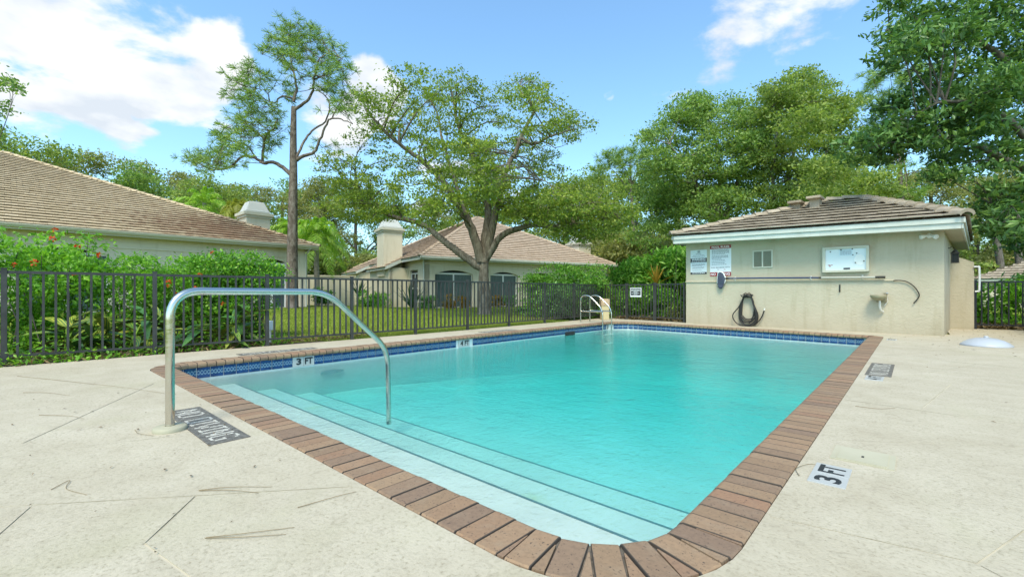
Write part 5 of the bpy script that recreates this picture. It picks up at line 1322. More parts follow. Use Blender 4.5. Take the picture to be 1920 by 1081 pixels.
row = [(-60, 262, 40, VA, 'dark tree at the left edge above the tan roof'), (58, 255, 45, VB, 'rounded green tree showing above the upper left of the tan roof'), (150, 278, 50, VC, 'olive tree behind the tan roof to the left of the pine gap'), (232, 296, 47, VA, 'dark green tree behind the middle of the tan roof'),
       (305, 300, 54, VC, 'pale olive tree over the tan roof left of the pine branches'), (392, 332, 46, VB, 'green tree under the long left branch of the pine'), (462, 335, 54, VC, 'thin olive tree behind the chimney of the tan roofed house'), (530, 330, 58, VA, 'dark tree behind the trunk of the pine'), (598, 330, 52, VC, 'olive tree between the pine and the oak'),
       (668, 338, 60, VB, 'green tree behind the left arm of the oak'), (742, 365, 58, VA, 'dark tree behind the chimney of the pink roofed house'), (815, 372, 64, VC, 'olive tree behind the left slope of the pink roof'), (900, 368, 62, VB, 'green tree straight behind the oak trunk'), (985, 368, 60, VA, 'dark tree behind the peak of the pink roof'),
       (1060, 335, 56, VC, 'olive tree behind the right slope of the pink roof'), (1128, 312, 50, VB, 'green tree behind the far chimney of the pink roofed house'), (1195, 318, 44, VA, 'dark tree standing over the round leafy shrub'), (1270, 330, 52, VC, 'olive tree filling the gap left of the pool house roof'),
       (1660, 320, 46, VB, 'green tree behind the right half of the pool house roof'), (1745, 300, 42, VC, 'olive tree behind the magnolia above the pool house corner'), (1830, 320, 50, VC, 'olive tree behind the distant grey roof on the right'), (1905, 330, 46, VA, 'dark tree at the right edge behind the magnolia'), (1985, 300, 40, VB, 'green tree just outside the right edge')]
lr = random.Random(21)
for px, py, dp, kd, lbl in row:
    wood_tree(kd, lbl, gpos(px, dp), lr.uniform(0, 6.28), topscale(py, dp, kd[-1]), 'woodland trees around the houses')
under = [(-30, 38, VE), (60, 42, VF_), (420, 42, VE), (520, 46, VF_), (590, 40, VE), (645, 44, VF_), (705, 48, VE), (790, 56, VF_), (1120, 44, VE), (1185, 38, VF_), (1260, 40, VE), (1650, 38, VF_), (1730, 36, VE), (1800, 52, VF_), (1875, 54, VE), (1945, 36, VF_), (1340, 44, VE), (1430, 46, VF_), (1540, 44, VE), (900, 58, VE), (1010, 58, VF_)]
ULAB = ['thicket at the far left behind the tan roof eave', 'olive thicket hidden low behind the left part of the tan roof', 'low green thicket behind the middle of the tan roof', 'olive thicket between the tan roof chimney and the pine', 'green thicket behind the feather palm next to the pine', 'olive thicket right behind the garden wall', 'green thicket to the left of the pink roof chimney', 'olive thicket behind the ridge of the pink roof on its left', 'green thicket behind the far chimney of the pink roofed house', 'olive thicket under the round topped pine', 'green thicket just left of the pool house roof edge', 'olive thicket behind the pool house roof vents', 'green thicket above the right corner of the pool house roof', 'olive thicket left of the distant grey roof', 'green thicket right behind the distant grey roof', 'olive thicket at the right edge below the magnolia', 'green thicket under the wide dark oak', 'olive thicket between the two oaks behind the pool house', 'green thicket under the tallest oak', 'green thicket hidden behind the peak of the pink roof', 'olive thicket behind the right slope of the pink roof']
for i, (px, dp, kd) in enumerate(under):
    o = wood_tree(kd, ULAB[i], gpos(px, dp), lr.uniform(0, 6.28), lr.uniform(.9, 1.25), 'thickets under the woodland trees'); o.name = 'thicket'; o['category'] = 'thicket'

# ---- large oaks behind the pool house, crown lobes set out at their real distance
def custom_tree(name, label, cat, base_px, depth, lobes_px, n, size, leaf, bark, limbs_px, r_trunk, zr=.82, rad=1.0, clumps=15, aspect=.5, fold=False, spread=.22, tr_rad=.03, seed=1, dzs=1.4, trunk_px=None, base_z=-.05, extra=0, up=.5):
    lr = random.Random(seed); s_ = depth / 848; b0 = gpos(base_px, depth); hz = 547.5 + .95 / s_
    t_ = thing(name, label, cat, (b0[0], b0[1], base_z))
    def pt(px, py, dz=0.):
        k = 1 + dz / depth; u = (px - 960) * s_ * k - (base_px - 960) * s_; v = .95 + (547.5 - py) * s_ * k - base_z; q = VX * u + VD * dz; return (float(q[0]), float(q[1]), float(v))
    lb = []
    for L_ in lobes_px:
        px, py, rp = L_[:3]; r = rp * s_ * rad; dz = L_[3] if len(L_) > 3 else lr.gauss(0, dzs); lb.append((*pt(px, py, dz), r * 1.2, r * 1.2, r * zr))
    for k in range(extra):
        a = lr.choice(lobes_px); r = a[2] * s_ * rad; lb.append((*pt(a[0] + lr.gauss(0, 12), a[1] + lr.gauss(0, 12), lr.gauss(0, dzs * 2)), r * 1.2, r * 1.2, r * zr))
    P, cen = lobes_points(lb, n, clumps, spread); V, F = leaf_cloud(P, size, aspect, up, fold=fold); np_mesh('crown', V, F, leaf, t_)
    lim = [([pt(x, y, d0 + (d1 - d0) * i / (len(pp) - 1)) for i, (x, y) in enumerate(pp)], r0, r1) for pp, d0, d1, r0, r1 in limbs_px]
    tk = trunk_px or [(base_px, hz + 5), (base_px, 520), (base_px + 3, 440), (base_px, 390)]
    grow_tree(t_, [pt(x, y) for x, y in tk], r_trunk, lim, lb, cen, bark, tr_rad, 5); return t_
la_ = [(1240, 262, 32), (1262, 232, 30), (1285, 205, 28), (1275, 285, 34), (1312, 240, 36), (1300, 200, 24), (1340, 200, 30), (1352, 232, 34), (1385, 205, 26), (1395, 235, 32), (1330, 285, 38), (1372, 290, 38), (1290, 320, 34), (1250, 330, 34), (1335, 335, 40), (1385, 340, 40), (1300, 365, 38), (1350, 385, 40), (1255, 380, 36), (1225, 350, 30), (1410, 275, 32), (1415, 320, 36), (1400, 380, 36), (1235, 300, 26), (1220, 400, 30), (1290, 415, 34), (1365, 425, 34), (1215, 262, 20), (1415, 220, 24), (1210, 440, 30)]
custom_tree('oak_tree', 'wide dark green oak behind the left half of the pool house roof', 'tree', 1345, 30, la_, 76000, .165, 'leaf_dark', 'bark_oak', [([(1345, 440), (1320, 380), (1285, 310), (1255, 270)], 0, -1.5, .2, .04), ([(1345, 430), (1350, 350), (1345, 280), (1330, 225)], 0, 1.2, .2, .04), ([(1350, 430), (1380, 350), (1395, 270), (1390, 215)], 0, -1, .17, .04), ([(1345, 400), (1300, 375), (1250, 360)], 0, 2, .12, .03)], .36, seed=4, extra=10)
lc_ = [(1450, 190, 26), (1470, 170, 26), (1490, 165, 28), (1515, 150, 24), (1530, 165, 26), (1500, 195, 32), (1545, 190, 28), (1462, 215, 32), (1560, 215, 28), (1515, 225, 34), (1480, 250, 36), (1440, 245, 30), (1540, 255, 34), (1580, 240, 26), (1500, 285, 38), (1455, 290, 34), (1550, 300, 36), (1590, 285, 32), (1430, 330, 32), (1480, 335, 38), (1530, 340, 38), (1585, 335, 36), (1620, 310, 32), (1450, 375, 34), (1560, 370, 34), (1615, 355, 34), (1505, 375, 36), (1640, 345, 30), (1590, 200, 20)]
custom_tree('oak_tree', 'tallest oak behind the peak of the pool house roof', 'tree', 1462, 27, lc_, 74000, .155, 'leaf_mid', 'bark_oak', [([(1462, 430), (1475, 350), (1490, 270), (1500, 190)], 0, 1, .19, .04), ([(1462, 430), (1450, 350), (1452, 280), (1465, 210)], 0, -1.5, .15, .04), ([(1465, 410), (1510, 350), (1550, 280), (1560, 220)], 0, -.6, .16, .03), ([(1465, 420), (1530, 390), (1590, 350)], 0, 1.5, .12, .03)], .32, seed=6, extra=10)
lp_ = [(1128, 305, 14), (1140, 292, 16), (1160, 286, 18), (1182, 285, 18), (1205, 292, 18), (1225, 300, 16), (1150, 308, 16), (1175, 308, 18), (1200, 315, 18), (1130, 325, 12), (1165, 330, 14), (1215, 325, 14)]
ptree = thing('pine_tree', 'round topped bright green pine to the left of the dark oaks', 'tree', gpos(1185, 40))
pts = []; mb = MB(); lr = random.Random(2); s_ = 40 / 848; hz = 547.5 + .95 / s_
def pp_(px, py, dz=0): q = VX * ((px - 1185) * s_) + VD * dz; return Vector((q[0], q[1], (hz - py) * s_ + .05))
tk = branch_mb(mb, [pp_(1185, hz), pp_(1188, 450), pp_(1184, 370), pp_(1182, 310)], .24, .08, 9)
for px, py, rp in lp_:
    c = pp_(px, py, lr.gauss(0, .8)); bp2 = branch_mb(mb, [tk[int(len(tk) * lr.uniform(.65, .98))], tk[-1].lerp(c, .5) - Vector((0, 0, .3)), c], .05, .015, 5)
    for j in range(16): pts.append(c + Vector((lr.gauss(0, .42), lr.gauss(0, .42), lr.gauss(0, .26))))
mb.build('trunk', 'bark_pine', ptree); V, F = tufts(np.array(pts), .5, 34, .8); np_mesh('crown', V, F, 'leaf_needle', ptree)
p2 = thing('pine_tree', 'bright pine crown showing behind the upper magnolia leaves', 'tree', gpos(1690, 30)); pts = []; mb = MB(); s_ = 30 / 848; hz = 547.5 + .95 / s_
def pq_(px, py, dz=0): q = VX * ((px - 1690) * s_) + VD * dz; return Vector((q[0], q[1], (hz - py) * s_ + .05))
tk = branch_mb(mb, [pq_(1690, hz), pq_(1694, 420), pq_(1688, 330), pq_(1690, 190)], .24, .06, 9)
for px, py in ((1625, 150), (1650, 138), (1680, 135), (1712, 132), (1740, 140), (1640, 165), (1668, 158), (1700, 155), (1760, 150), (1612, 185), (1630, 195), (1655, 182), (1690, 180), (1640, 225), (1720, 185), (1775, 175), (1700, 300), (1660, 320), (1720, 350), (1690, 372), (1750, 320), (1650, 360)):
    c = pq_(px, py, lr.gauss(0, .6)); bp2 = branch_mb(mb, [tk[int(len(tk) * lr.uniform(.55, .98))], tk[-4].lerp(c, .6) - Vector((0, 0, .3)), c], .04, .012, 5)
    for j in range(13): pts.append(c + Vector((lr.gauss(0, .38), lr.gauss(0, .38), lr.gauss(0, .2))))
mb.build('trunk', 'bark_pine', p2); V, F = tufts(np.array(pts), .42, 34, .8); np_mesh('crown', V, F, 'leaf_needle', p2)
# magnolia on the right, close to the fence
lm_ = [(1665, 12, 26), (1700, 25, 30), (1745, 15, 30), (1790, 30, 34), (1840, 20, 34), (1890, 25, 36), (1935, 30, 36), (1660, 60, 22), (1690, 80, 28), (1735, 70, 30), (1780, 80, 32), (1830, 80, 34), (1880, 90, 36), (1930, 95, 36), (1655, 108, 20), (1690, 125, 24), (1780, 135, 32), (1830, 150, 38), (1880, 160, 38), (1930, 165, 38), (1735, 165, 30), (1770, 195, 34), (1820, 205, 38), (1870, 220, 40), (1920, 230, 40), (1740, 225, 34), (1700, 225, 30), (1770, 250, 34), (1820, 262, 36), (1880, 280, 36), (1925, 290, 36), (1690, 262, 30), (1650, 250, 26), (1720, 275, 28), (1640, 285, 24), (1610, 292, 22), (1660, 300, 22), (1590, 270, 18), (1780, 290, 26), (1850, 300, 26), (1905, 345, 34), (1860, 385, 30), (1905, 405, 34), (1880, 360, 26), (1800, 330, 22), (1760, 325, 22), (1890, 430, 26), (1925, 455, 30), (1840, 425, 20), (1665, 200, 22), (1620, 262, 18)]
custom_tree('magnolia_tree', 'glossy leaved magnolia reaching in from the upper right over the fence', 'tree', 1990, 12.5, lm_, 24000, .165, 'leaf_magnolia', 'bark_grey', [([(1985, 400), (1930, 322), (1895, 305), (1850, 280), (1790, 262), (1700, 255), (1620, 285)], 0, -.3, .14, .02), ([(1985, 330), (1940, 220), (1880, 110), (1820, 75), (1740, 65), (1670, 60)], 0, .8, .13, .02), ([(1985, 350), (1920, 250), (1850, 200), (1770, 190), (1720, 215)], 0, -1.0, .11, .02), ([(1985, 430), (1940, 400), (1900, 370), (1860, 385)], 0, -.5, .07, .02), ([(1985, 300), (1960, 120), (1930, 20)], 0, .5, .12, .05)], .26, zr=.8, aspect=.40, fold=True, spread=.26, tr_rad=.016, seed=8, dzs=.75, extra=14, up=.7)
# bough hanging in at the left edge
ll_ = [(-40, 150, 26), (-12, 152, 24), (10, 148, 16), (26, 160, 14), (38, 168, 9), (-20, 200, 24), (4, 195, 12), (-30, 250, 24), (-6, 240, 14), (4, 268, 8), (-60, 200, 30), (-80, 150, 30), (-100, 230, 34), (-120, 160, 34), (-70, 280, 26), (-110, 100, 34), (-60, 100, 28)]
custom_tree('broadleaf_tree', 'tree outside the left edge whose dark leafy bough tips hang into the sky', 'tree', -130, 11.5, ll_, 5200, .085, 'leaf_dark', 'bark_grey', [([(-130, 330), (-100, 220), (-50, 165), (0, 155), (30, 165)], 0, 0, .08, .01), ([(-130, 330), (-90, 260), (-30, 245), (0, 262)], 0, -.3, .06, .01)], .16, seed=13, dzs=.5, tr_rad=.008)
# bare grey trunks behind the distant roof, right
for i, (px, pth, lbl) in enumerate(((1875, [(1878, 560), (1876, 500), (1868, 450), (1858, 405), (1862, 360)], 'leaning bare grey trunk behind the distant grey roof, the thicker left one'), (1912, [(1916, 560), (1912, 500), (1906, 450), (1902, 415), (1898, 370)], 'thin bare grey trunk at the right edge behind the distant roof'))):
    custom_tree('broadleaf_tree', lbl, 'tree', px, 34, [(pth[-1][0] + a, pth[-1][1] - b_, 26) for a, b_ in ((-20, 10), (15, 20), (0, 45), (30, 0))], 3000, .16, 'leaf_olive', 'bark_grey', [], .26, seed=30 + i, trunk_px=pth)

# ---- palms
def frond(parent, ang, elev, ln, leaflets=34, wd=.07, lf=.65, leafm='leaf_palm', droop=1.0):
    Vv = []; Ff = []; ca, sa = math.cos(ang), math.sin(ang); rach = []
    for i in range(13):
        u = i / 12; r = ln * (u * math.cos(elev) * (1 - .18 * u * droop)); z = ln * (u * math.sin(elev) - .62 * droop * u * u); rach.append(Vector((ca * r, sa * r, z)))
    mb = MB(); mb.tube(rach, [.028 * (1 - .8 * i / 12) for i in range(13)], 4, caps=False)
    side = Vector((-sa, ca, 0))
    for k_ in range(leaflets):
        u = .12 + .86 * k_ / leaflets; i = min(11, int(u * 12)); p = rach[i].lerp(rach[i + 1], u * 12 - i); tg = (rach[i + 1] - rach[i]).normalized()
        for sg in (-1, 1):
            l = lf * (math.sin(PI * min(1, u * .85 + .18)) ** .6) * rnd.uniform(.85, 1.1)
            d = (side * sg * .8 + tg * .65 + Vector((0, 0, rnd.uniform(-.25, .25)))).normalized(); m_ = p + d * l * .55 - Vector((0, 0, l * .08)); e = p + d * l * .9 - Vector((0, 0, l * rnd.uniform(.32, .6)))
            wv_ = tg * wd * .5
            mb.add([p - wv_ * .5, p + wv_ * .5, m_ + wv_, m_ - wv_, e], [(0, 1, 2, 3), (3, 2, 4)])
    return mb.build('frond', leafm, parent)
def palm(label, loc, h, n, ln, leafm='leaf_palm', r=.16, seed=1, **kw):
    lr = random.Random(seed); p = thing('palm_tree', label, 'palm', loc)
    mb = MB(); k = 14; mb.tube([(.06 * math.sin(i * .5), 0, -.1 + (h + .1) * i / (k - 1)) for i in range(k)], [r * (1.25 if i == 0 else 1 - .15 * i / k) for i in range(k)], 12); mb.build('trunk', 'bark_palm', p)
    for i in range(n):
        f_ = frond(p, i * 2.4 + lr.uniform(-.2, .2), math.radians(75 - 95 * (i / n) ** 1.1), ln * lr.uniform(.85, 1.08), leafm=leafm, **kw); f_.location = (0, 0, h - .1)
    return p
palm('bright green feather palm between the pine and the pink roofed house', gpos(594, 27), 4.5, 22, 3.0, seed=1, droop=1.25)
palm('feather palm rising behind the middle of the tan roof hip', gpos(383, 33), 7.5, 16, 2.8, seed=2)
palm('yellow green weeping palm left of the tan roof chimney', gpos(447, 32), 7.0, 16, 2.4, 'leaf_yellow', seed=3, droop=1.6)
palm('small palm showing behind the chimney of the tan roof', gpos(545, 36), 6.2, 13, 2.4, seed=4)

# ---- shrubs and hedges
def shrub(name, label, cat, loc, lobes, n, size, leaf, aspect=.5, up=.5, stems=8, spread=.26, clumps=14, rz=0, flowers=None, fold=True, group=None, droop=0):
    t_ = thing(name, label, cat, loc, rz, group)
    P, cen = lobes_points(lobes, n, clumps, spread, 1.2); P = P[P[:, 2] > .02]; V, F = leaf_cloud(P, size, aspect, up, fold=fold, droop=droop); np_mesh('foliage', V, F, leaf, t_)
    mb = MB(); lr = random.Random(int(abs(loc[0] * 100)))
    for lb_ in lobes:
        for k in range(max(1, stems // len(lobes) + 1)):
            a = Vector((lb_[0] + lr.gauss(0, lb_[3] * .3), lb_[1] + lr.gauss(0, lb_[4] * .3), -.05)); e = Vector((lb_[0] + lr.gauss(0, lb_[3] * .5), lb_[1] + lr.gauss(0, lb_[4] * .5), lb_[2] + lb_[5] * .5))
            mb.tube([a, a.lerp(e, .5) + Vector((lr.gauss(0, .08), lr.gauss(0, .08), 0)), e], [.012, .009, .004], 4, caps=False)
    mb.build('stems', 'bark_grey', t_)
    for (x, y, z, r) in (flowers or []):
        fb = MB()
        for k in range(14):
            d = Vector((lr.gauss(0, 1), lr.gauss(0, 1), lr.gauss(.3, .8))).normalized(); s_ = d.orthogonal().normalized() * r * .22; e = d * r * .85; fb.add([d * r * .2, e * .6 + s_, e, e * .6 - s_], [(0, 1, 2, 3)])
        fb.build('flower', 'petal_orange', t_, (x, y, z))
    return t_
def lobes_along(pts, r, h, jit=.15, n=8, seed=1, z0=.35):
    lr = random.Random(seed); out = []
    for x, y in pts:
        for k in range(n): z = h * lr.uniform(z0, 1.0) - r * .5; out.append((x + lr.gauss(0, jit), y + lr.gauss(0, jit), max(.15, z), r * lr.uniform(.7, 1.1), r * lr.uniform(.7, 1.1), r * lr.uniform(.55, .8)))
    return out
# left bed, seen through the fence
fl_ = [(.95, .25, 1.80, .07), (.75, .55, 1.72, .065), (1.0, .80, 1.58, .07), (1.05, .05, 1.42, .075), (1.0, -.15, 1.38, .05), (.95, -1.0, 1.7, .06), (1.05, 1.7, 1.08, .05), (.6, .3, 1.98, .06), (.98, -.6, 1.2, .05), (.9, .5, 1.25, .04)]
shrub('flowering_shrub', 'tall bright green shrub with orange flowers behind the left end of the fence', 'shrub', (-11.0, .25, -.02), lobes_along([(0, -2.6), (.1, -1.7), (0, -.8), (.1, .1), (0, .8), (-.9, -1.2), (-.9, .2)], .42, 2.0, .16, 11, 2, .1), 26000, .075, 'leaf_shrub', .5, spread=.27, flowers=fl_, stems=40)
shrub('flowering_shrub', 'looser lighter shrub with a few orange flowers behind the second fence bay', 'shrub', (-10.9, 2.35, -.02), lobes_along([(0, -.7), (.1, 0), (0, .55), (-.8, -.2), (-.8, .5)], .38, 1.78, .15, 10, 3, .1), 17000, .075, 'leaf_shrub', .42, spread=.27, flowers=[(.95, -.4, 1.15, .07), (.85, .1, 1.3, .06), (.9, -.25, .95, .07), (.8, .5, .75, .06), (.5, .4, 1.75, .06), (.95, .0, 1.05, .06)], stems=26)
shrub('clipped_shrub', 'dense clipped green shrub at the right end of the left hedge', 'shrub', (-10.6, 3.35, -.02), lobes_along([(0, -.55), (0, -.1), (.05, .25), (-.7, -.4), (-.7, .1)], .36, 1.80, .10, 13, 4, .1), 24000, .058, 'leaf_hedge', .58, spread=.25, stems=24)
# leggy weeds in front, bare stems showing
# variegated shell ginger: every large leaf is a part
gl_ = {}
def ginger_leaf(k):
    if k in gl_: return gl_[k]
    ln = .52 + .07 * k; wd = .105 + .012 * k; V = []; F = []; UV = []; n = 7
    for i in range(n + 1):
        u = i / n; w2 = wd * .5 * math.sin(PI * min(.999, u * .96 + .03)) ** .75; x = ln * u; z = -.30 * ln * u * u * (1 + .4 * k * .3)
        V += [(x, -w2, z + w2 * .35), (x, 0, z), (x, w2, z + w2 * .35)]; UV += [(u, 0), (u, .5), (u, 1)]
    for i in range(n):
        for j in range(2): F.append((3 * i + j, 3 * i + 3 + j, 3 * i + 4 + j, 3 * i + 1 + j))
    me = bpy.data.meshes.new('leaf'); me.from_pydata(V, [], F); me.materials.append(M['ginger_leaf']); uv = me.uv_layers.new()
    for lp_ in me.loops: uv.data[lp_.index].uv = UV[lp_.vertex_index]
    me.polygons.foreach_set('use_smooth', [True] * len(F)); me.update(); gl_[k] = me; return me
def ginger(label, loc, n, h, seed):
    lr = random.Random(seed); t_ = thing('shell_ginger', label, 'plant', loc, 0, 'variegated gingers under the left hedge'); mb = MB(); canes = max(4, n // 8)
    for c_ in range(canes):
        a = lr.uniform(0, 6.28); rr = lr.uniform(.03, .22); b0 = Vector((rr * math.cos(a), rr * math.sin(a), 0)); tip = b0 + Vector((.38 * math.cos(a) * lr.uniform(.3, 1), .38 * math.sin(a) * lr.uniform(.3, 1), h * lr.uniform(.6, 1)))
        p = smooth_path([b0, b0.lerp(tip, .5) + Vector((0, 0, .06)), tip], 4); mb.tube(p, [.011] * len(p), 5, caps=False); m_ = n // canes
        for j in range(m_):
            q = p[min(len(p) - 1, 1 + int((len(p) - 1) * (j + .7) / m_))]; an = a + (PI / 2 if j % 2 else -PI / 2) + lr.uniform(-.7, .7) if lr.random() < .75 else a + lr.uniform(-.5, .5)
            link('leaf', ginger_leaf(lr.randrange(3)), t_, q, (lr.uniform(-.35, .35), -lr.uniform(-.2, .75), an))
    mb.build('canes', 'leaf_palm', t_); return t_
for i, (x, y, n, h, lbl) in enumerate(((-9.35, .55, 34, .55, 'yellow striped ginger plant behind the first fence bay'), (-9.30, 1.25, 40, .62, 'yellow striped ginger plant low behind the third picket left of the second post'), (-9.25, 1.95, 34, .55, 'yellow striped ginger plant just right of the second fence post'), (-9.15, 2.55, 34, .6, 'yellow striped ginger plant seen past the upright of the grab rail'), (-9.6, -.6, 26, .5, 'green and yellow ginger plant at the left edge behind the fence'))):
    ginger(lbl, (x, y, -.02), n, h, 40 + i)
# low groundcover and dead leaves along the fence foot
P = np.stack([rng.uniform(-9.5, -8.62, 2600), rng.uniform(-1.5, 3.6, 2600), rng.gamma(1.2, .05, 2600)], 1); P[:, 2] = P[:, 2].clip(0, .3)
V, F = leaf_cloud(P, .06, .5, .6); tag(np_mesh('groundcover', V, F, 'leaf_shrub', None), kind='stuff')
P = np.stack([rng.uniform(-9.6, -8.6, 1500), rng.uniform(-1.5, 5.4, 1500), rng.uniform(0, .05, 1500)], 1)
V, F = leaf_cloud(P, .10, .25, .8); tag(np_mesh('dead_leaf_litter', V, F, 'leaf_dead', None), kind='stuff')
P = np.stack([rng.uniform(-8.0, -5.2, 1500), rng.uniform(14.5, 17.5, 1500), rng.uniform(0, .10, 1500)], 1)
V, F = leaf_cloud(P, .13, .4, .8); tag(np_mesh('dead_leaf_litter', V, F, 'leaf_dead', None), kind='stuff')
P = np.stack([rng.uniform(1.2, 2.4, 700), rng.uniform(16.95, 18.5, 700), rng.uniform(0, .10, 700)], 1)
V, F = leaf_cloud(P, .14, .4, .8); tag(np_mesh('dead_leaf_litter', V, F, 'leaf_dead', None), kind='stuff')

# shrubs at the far left corner of the fence
shrub('round_hedge', 'rounded clipped yellow green hedge behind the fence right of the oak', 'hedge', (-10.2, 14.3, -.03), lobes_along([(-1.15, -.35), (-.5, -.3), (.2, 0), (.9, .3), (1.3, .5), (-.2, .6), (.6, .9)], .50, 2.08, .13, 11, 6, .1), 26000, .085, 'leaf_fern', .45, spread=.25, stems=20)
shrub('philodendron_shrub', 'tall leafy bright green shrub mound between the round hedge and the pool house', 'shrub', (-7.6, 17.1, -.03), lobes_along([(-1.5, .2), (-.8, 0), (0, 0), (.8, 0), (1.4, .2), (0, .9), (-.8, .9), (.7, 1.0)], .55, 2.72, .20, 10, 7, .1), 17000, .20, 'leaf_fern', .30, up=.35, spread=.27, stems=24, droop=.35)
shrub('dark_shrub', 'dark leafy shrub tucked behind the left corner of the pool house', 'shrub', (-5.7, 18.8, -.03), lobes_along([(-.6, 0), (.2, 0), (.9, .3)], .6, 2.9, .2, 8, 8, .2), 6500, .16, 'leaf_dkshrub', .4, spread=.27)
shrub('low_shrub', 'loose shrub with drooping leaves behind the gate', 'shrub', (-7.0, 15.55, -.03), lobes_along([(-1.0, 0), (-.3, .1), (.4, .0)], .32, 1.25, .15, 6, 9, .15), 4200, .15, 'leaf_fern', .26, spread=.3, droop=.4)
shrub('low_shrub', 'low mixed shrubs behind the fence left of the gate', 'shrub', (-9.4, 13.2, -.03), lobes_along([(.2, -.9), (.25, -.2), (.2, .5), (.1, 1.1)], .34, 1.25, .14, 7, 10, .1), 6500, .10, 'leaf_dkshrub', .4, spread=.28)
shrub('low_shrub', 'thin shrub with bare stems between the gate and the pool house', 'shrub', (-5.85, 15.2, -.03), lobes_along([(0, 0), (.5, .3)], .3, .95, .18, 5, 12, .2), 1300, .11, 'leaf_olive', .35, spread=.33)
# spiky bromeliad rising over the gate
def spiky(name, label, loc, n, ln, wd, leafm, lo=15, hi=85, seed=1, stem=0.):
    lr = random.Random(seed); t_ = thing(name, label, 'plant', loc)
    if stem: MB().tube([(0, 0, -.05), (.03, .02, stem)], .035, 6).build('stem', 'bark_grey', t_)
    for i in range(n):
        a = i * 2.399 + lr.uniform(-.2, .2); el_ = math.radians(lr.uniform(lo, hi)); l = ln * lr.uniform(.75, 1.1); mb = MB(); vs = []
        for k in range(6):
            u = k / 5; r = l * u * math.cos(el_); z = l * (u * math.sin(el_) - .25 * u * u * math.cos(el_)); w2 = wd * .5 * (1 - u ** 2.2) * (.6 + .4 * min(1, u * 4)) + .002
            c_ = Vector((r * math.cos(a), r * math.sin(a), z)); s_ = Vector((-math.sin(a), math.cos(a), 0)) * w2; vs += [c_ - s_, c_ - Vector((0, 0, w2 * .4)), c_ + s_]
        mb.add(vs, [(3 * k + j, 3 * k + 3 + j, 3 * k + 4 + j, 3 * k + 1 + j) for k in range(5) for j in range(2)], True); mb.build('leaf', leafm, t_, (.03 if stem else 0, .02 if stem else 0, stem))
    return t_
spiky('bromeliad', 'spiky reddish green rosette plant standing above the gate', (-7.05, 15.75, -.02), 16, .85, .075, 'leaf_croton', 35, 85, 3, 1.25)
def gnd(px, dp): q = gpos(px, dp); return (q[0], q[1], ground_z(q[0], q[1]) - .01)
spiky('agave_clump', 'tall clump of sword shaped leaves against the pink roofed house', gnd(772, 25.2), 46, 1.75, .10, 'leaf_agave', 35, 85, 5)
spiky('agave_clump', 'small clump of sword shaped leaves by the left bay of the pink roofed house', gnd(672, 29.5), 22, 1.5, .09, 'leaf_agave', 35, 80, 6, .6)
for i, (px, dp, hh_, r, nn_, lf_, lbl, nm) in enumerate(((700, 27.5, 1.05, .38, 3200, 'leaf_hedge', 'square clipped hedge against the left bay of the pink roofed house', 'box_hedge'), (606, 25.5, 1.1, .36, 2600, 'leaf_dkshrub', 'small dark bush at the corner of the tan roofed house', 'bush'), (800, 25.6, .75, .3, 1500, 'leaf_dkshrub', 'low dark bush right of the sword leaved clump', 'bush'),
        (842, 26.6, .85, .26, 900, 'leaf_croton', 'yellow and orange croton bush below the first glass door', 'croton_bush'), (872, 27.0, .95, .26, 900, 'leaf_croton', 'red and green croton bush just left of the oak trunk', 'croton_bush'), (935, 28.6, .9, .26, 900, 'leaf_croton', 'orange croton bush right of the oak trunk below the second glass door', 'croton_bush'), (958, 28.9, .9, .28, 900, 'leaf_dkshrub', 'dark reddish bush below the second glass door', 'bush'), (1003, 30.2, .8, .28, 900, 'leaf_croton', 'croton bush in front of the third glass door', 'croton_bush'), (985, 22.5, .35, .2, 500, 'leaf_fern', 'small loose clump at the edge of the lawn right of the oak', 'bush'))):
    lp2 = lobes_along([(-.45, -.2), (0, 0), (.45, .2)] if nm == 'box_hedge' else [(0, 0)], r, hh_, .14, 6, 60 + i, .15)
    shrub(nm, lbl, 'hedge' if nm == 'box_hedge' else 'bush', gnd(px, dp), lp2, nn_, .11, lf_, .5, spread=.3, stems=6, fold=False)
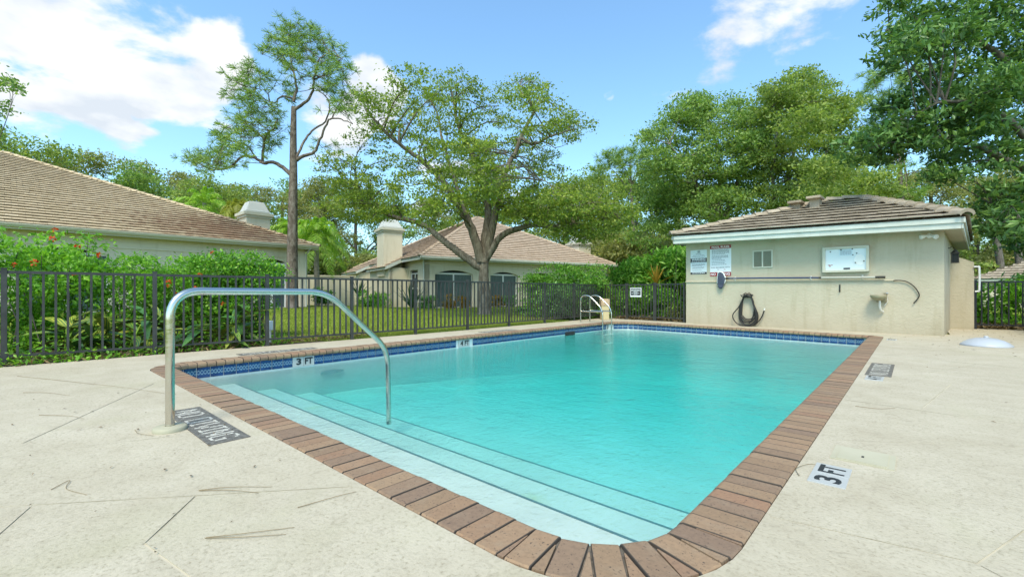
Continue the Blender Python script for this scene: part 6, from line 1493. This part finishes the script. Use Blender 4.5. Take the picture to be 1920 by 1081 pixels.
# behind the right-hand fence
shrub('right_hedge', 'bright green shrub bank directly behind the black fence at the back right', 'hedge', (2.0, 18.3, -.03), lobes_along([(-.7, .1), (0, 0), (.7, 0), (1.5, -.2), (2.2, -.4)], .42, 1.30, .2, 7, 14, .1), 7500, .12, 'leaf_shrub', .45, spread=.28, stems=14)
shrub('right_hedge', 'darker taller shrubs behind the bright shrub bank at the back right', 'hedge', (2.6, 21.5, -.03), lobes_along([(0.6, 0), (1.4, 0), (2.4, 0), (3.4, -.5)], .55, 1.9, .25, 7, 15, .1), 6500, .16, 'leaf_dkshrub', .45, spread=.28, stems=14)
shrub('right_hedge', 'dark green shrub outside the right fence under the magnolia', 'hedge', (3.4, 15.0, -.03), lobes_along([(0, -2.5), (0, -1.2), (0, 0), (0.2, 1.2), (.2, 2.3)], .5, 1.7, .2, 7, 16, .1), 7000, .13, 'leaf_dkshrub', .45, spread=.28, stems=14)
# pale bent pipe prop seen through the right fence
# lawn blades
def blades(n, x0, x1, y0, y1, h, test=None):
    x = rng.uniform(x0, x1, n); y = rng.uniform(y0, y1, n)
    keep = np.array([test(a, b_) for a, b_ in zip(x, y)]) if test else np.ones(n, bool); x, y = x[keep], y[keep]; n = len(x)
    z = np.array([ground_z(a, b_) for a, b_ in zip(x, y)]); P = np.stack([x, y, z - .005], 1); a = rng.uniform(0, 6.28, n); s = np.stack([np.cos(a), np.sin(a), np.zeros(n)], 1) * rng.uniform(.006, .013, (n, 1))
    t_ = P + np.stack([rng.normal(0, .35, n), rng.normal(0, .35, n), np.ones(n)], 1) * (h * rng.uniform(.5, 1.2, (n, 1)))
    V = np.stack([P - s, P + s, t_], 1).reshape(-1, 3); return V, np.arange(3 * n).reshape(-1, 3)
bedL = [(-8.5, -3), (-8.5, 3.75), (-9.6, 3.75), (-11.3, 4.25), (-12.3, 2.5), (-13, -3)]
V1, F1 = blades(105000, -21.8, -8.5, 1.0, 16, .055, lambda a, b_: not inside((a, b_), bedL) and a < -8.52 and not (a > -8.95 and b_ < 5.5))
V2, F2 = blades(26000, -9.6, -8.47, 4.2, 12.5, .075, lambda a, b_: a < -8.50 + (.06 if b_ < 9.5 else 0))
V3, F3 = blades(42000, -21, -9.0, 12, 31, .06)
V = np.concatenate([V1, V2, V3]); F = np.concatenate([F1, F2 + len(V1), F3 + len(V1) + len(V2)])
tag(np_mesh('grass', V, F, 'grass_blade', None), kind='stuff')
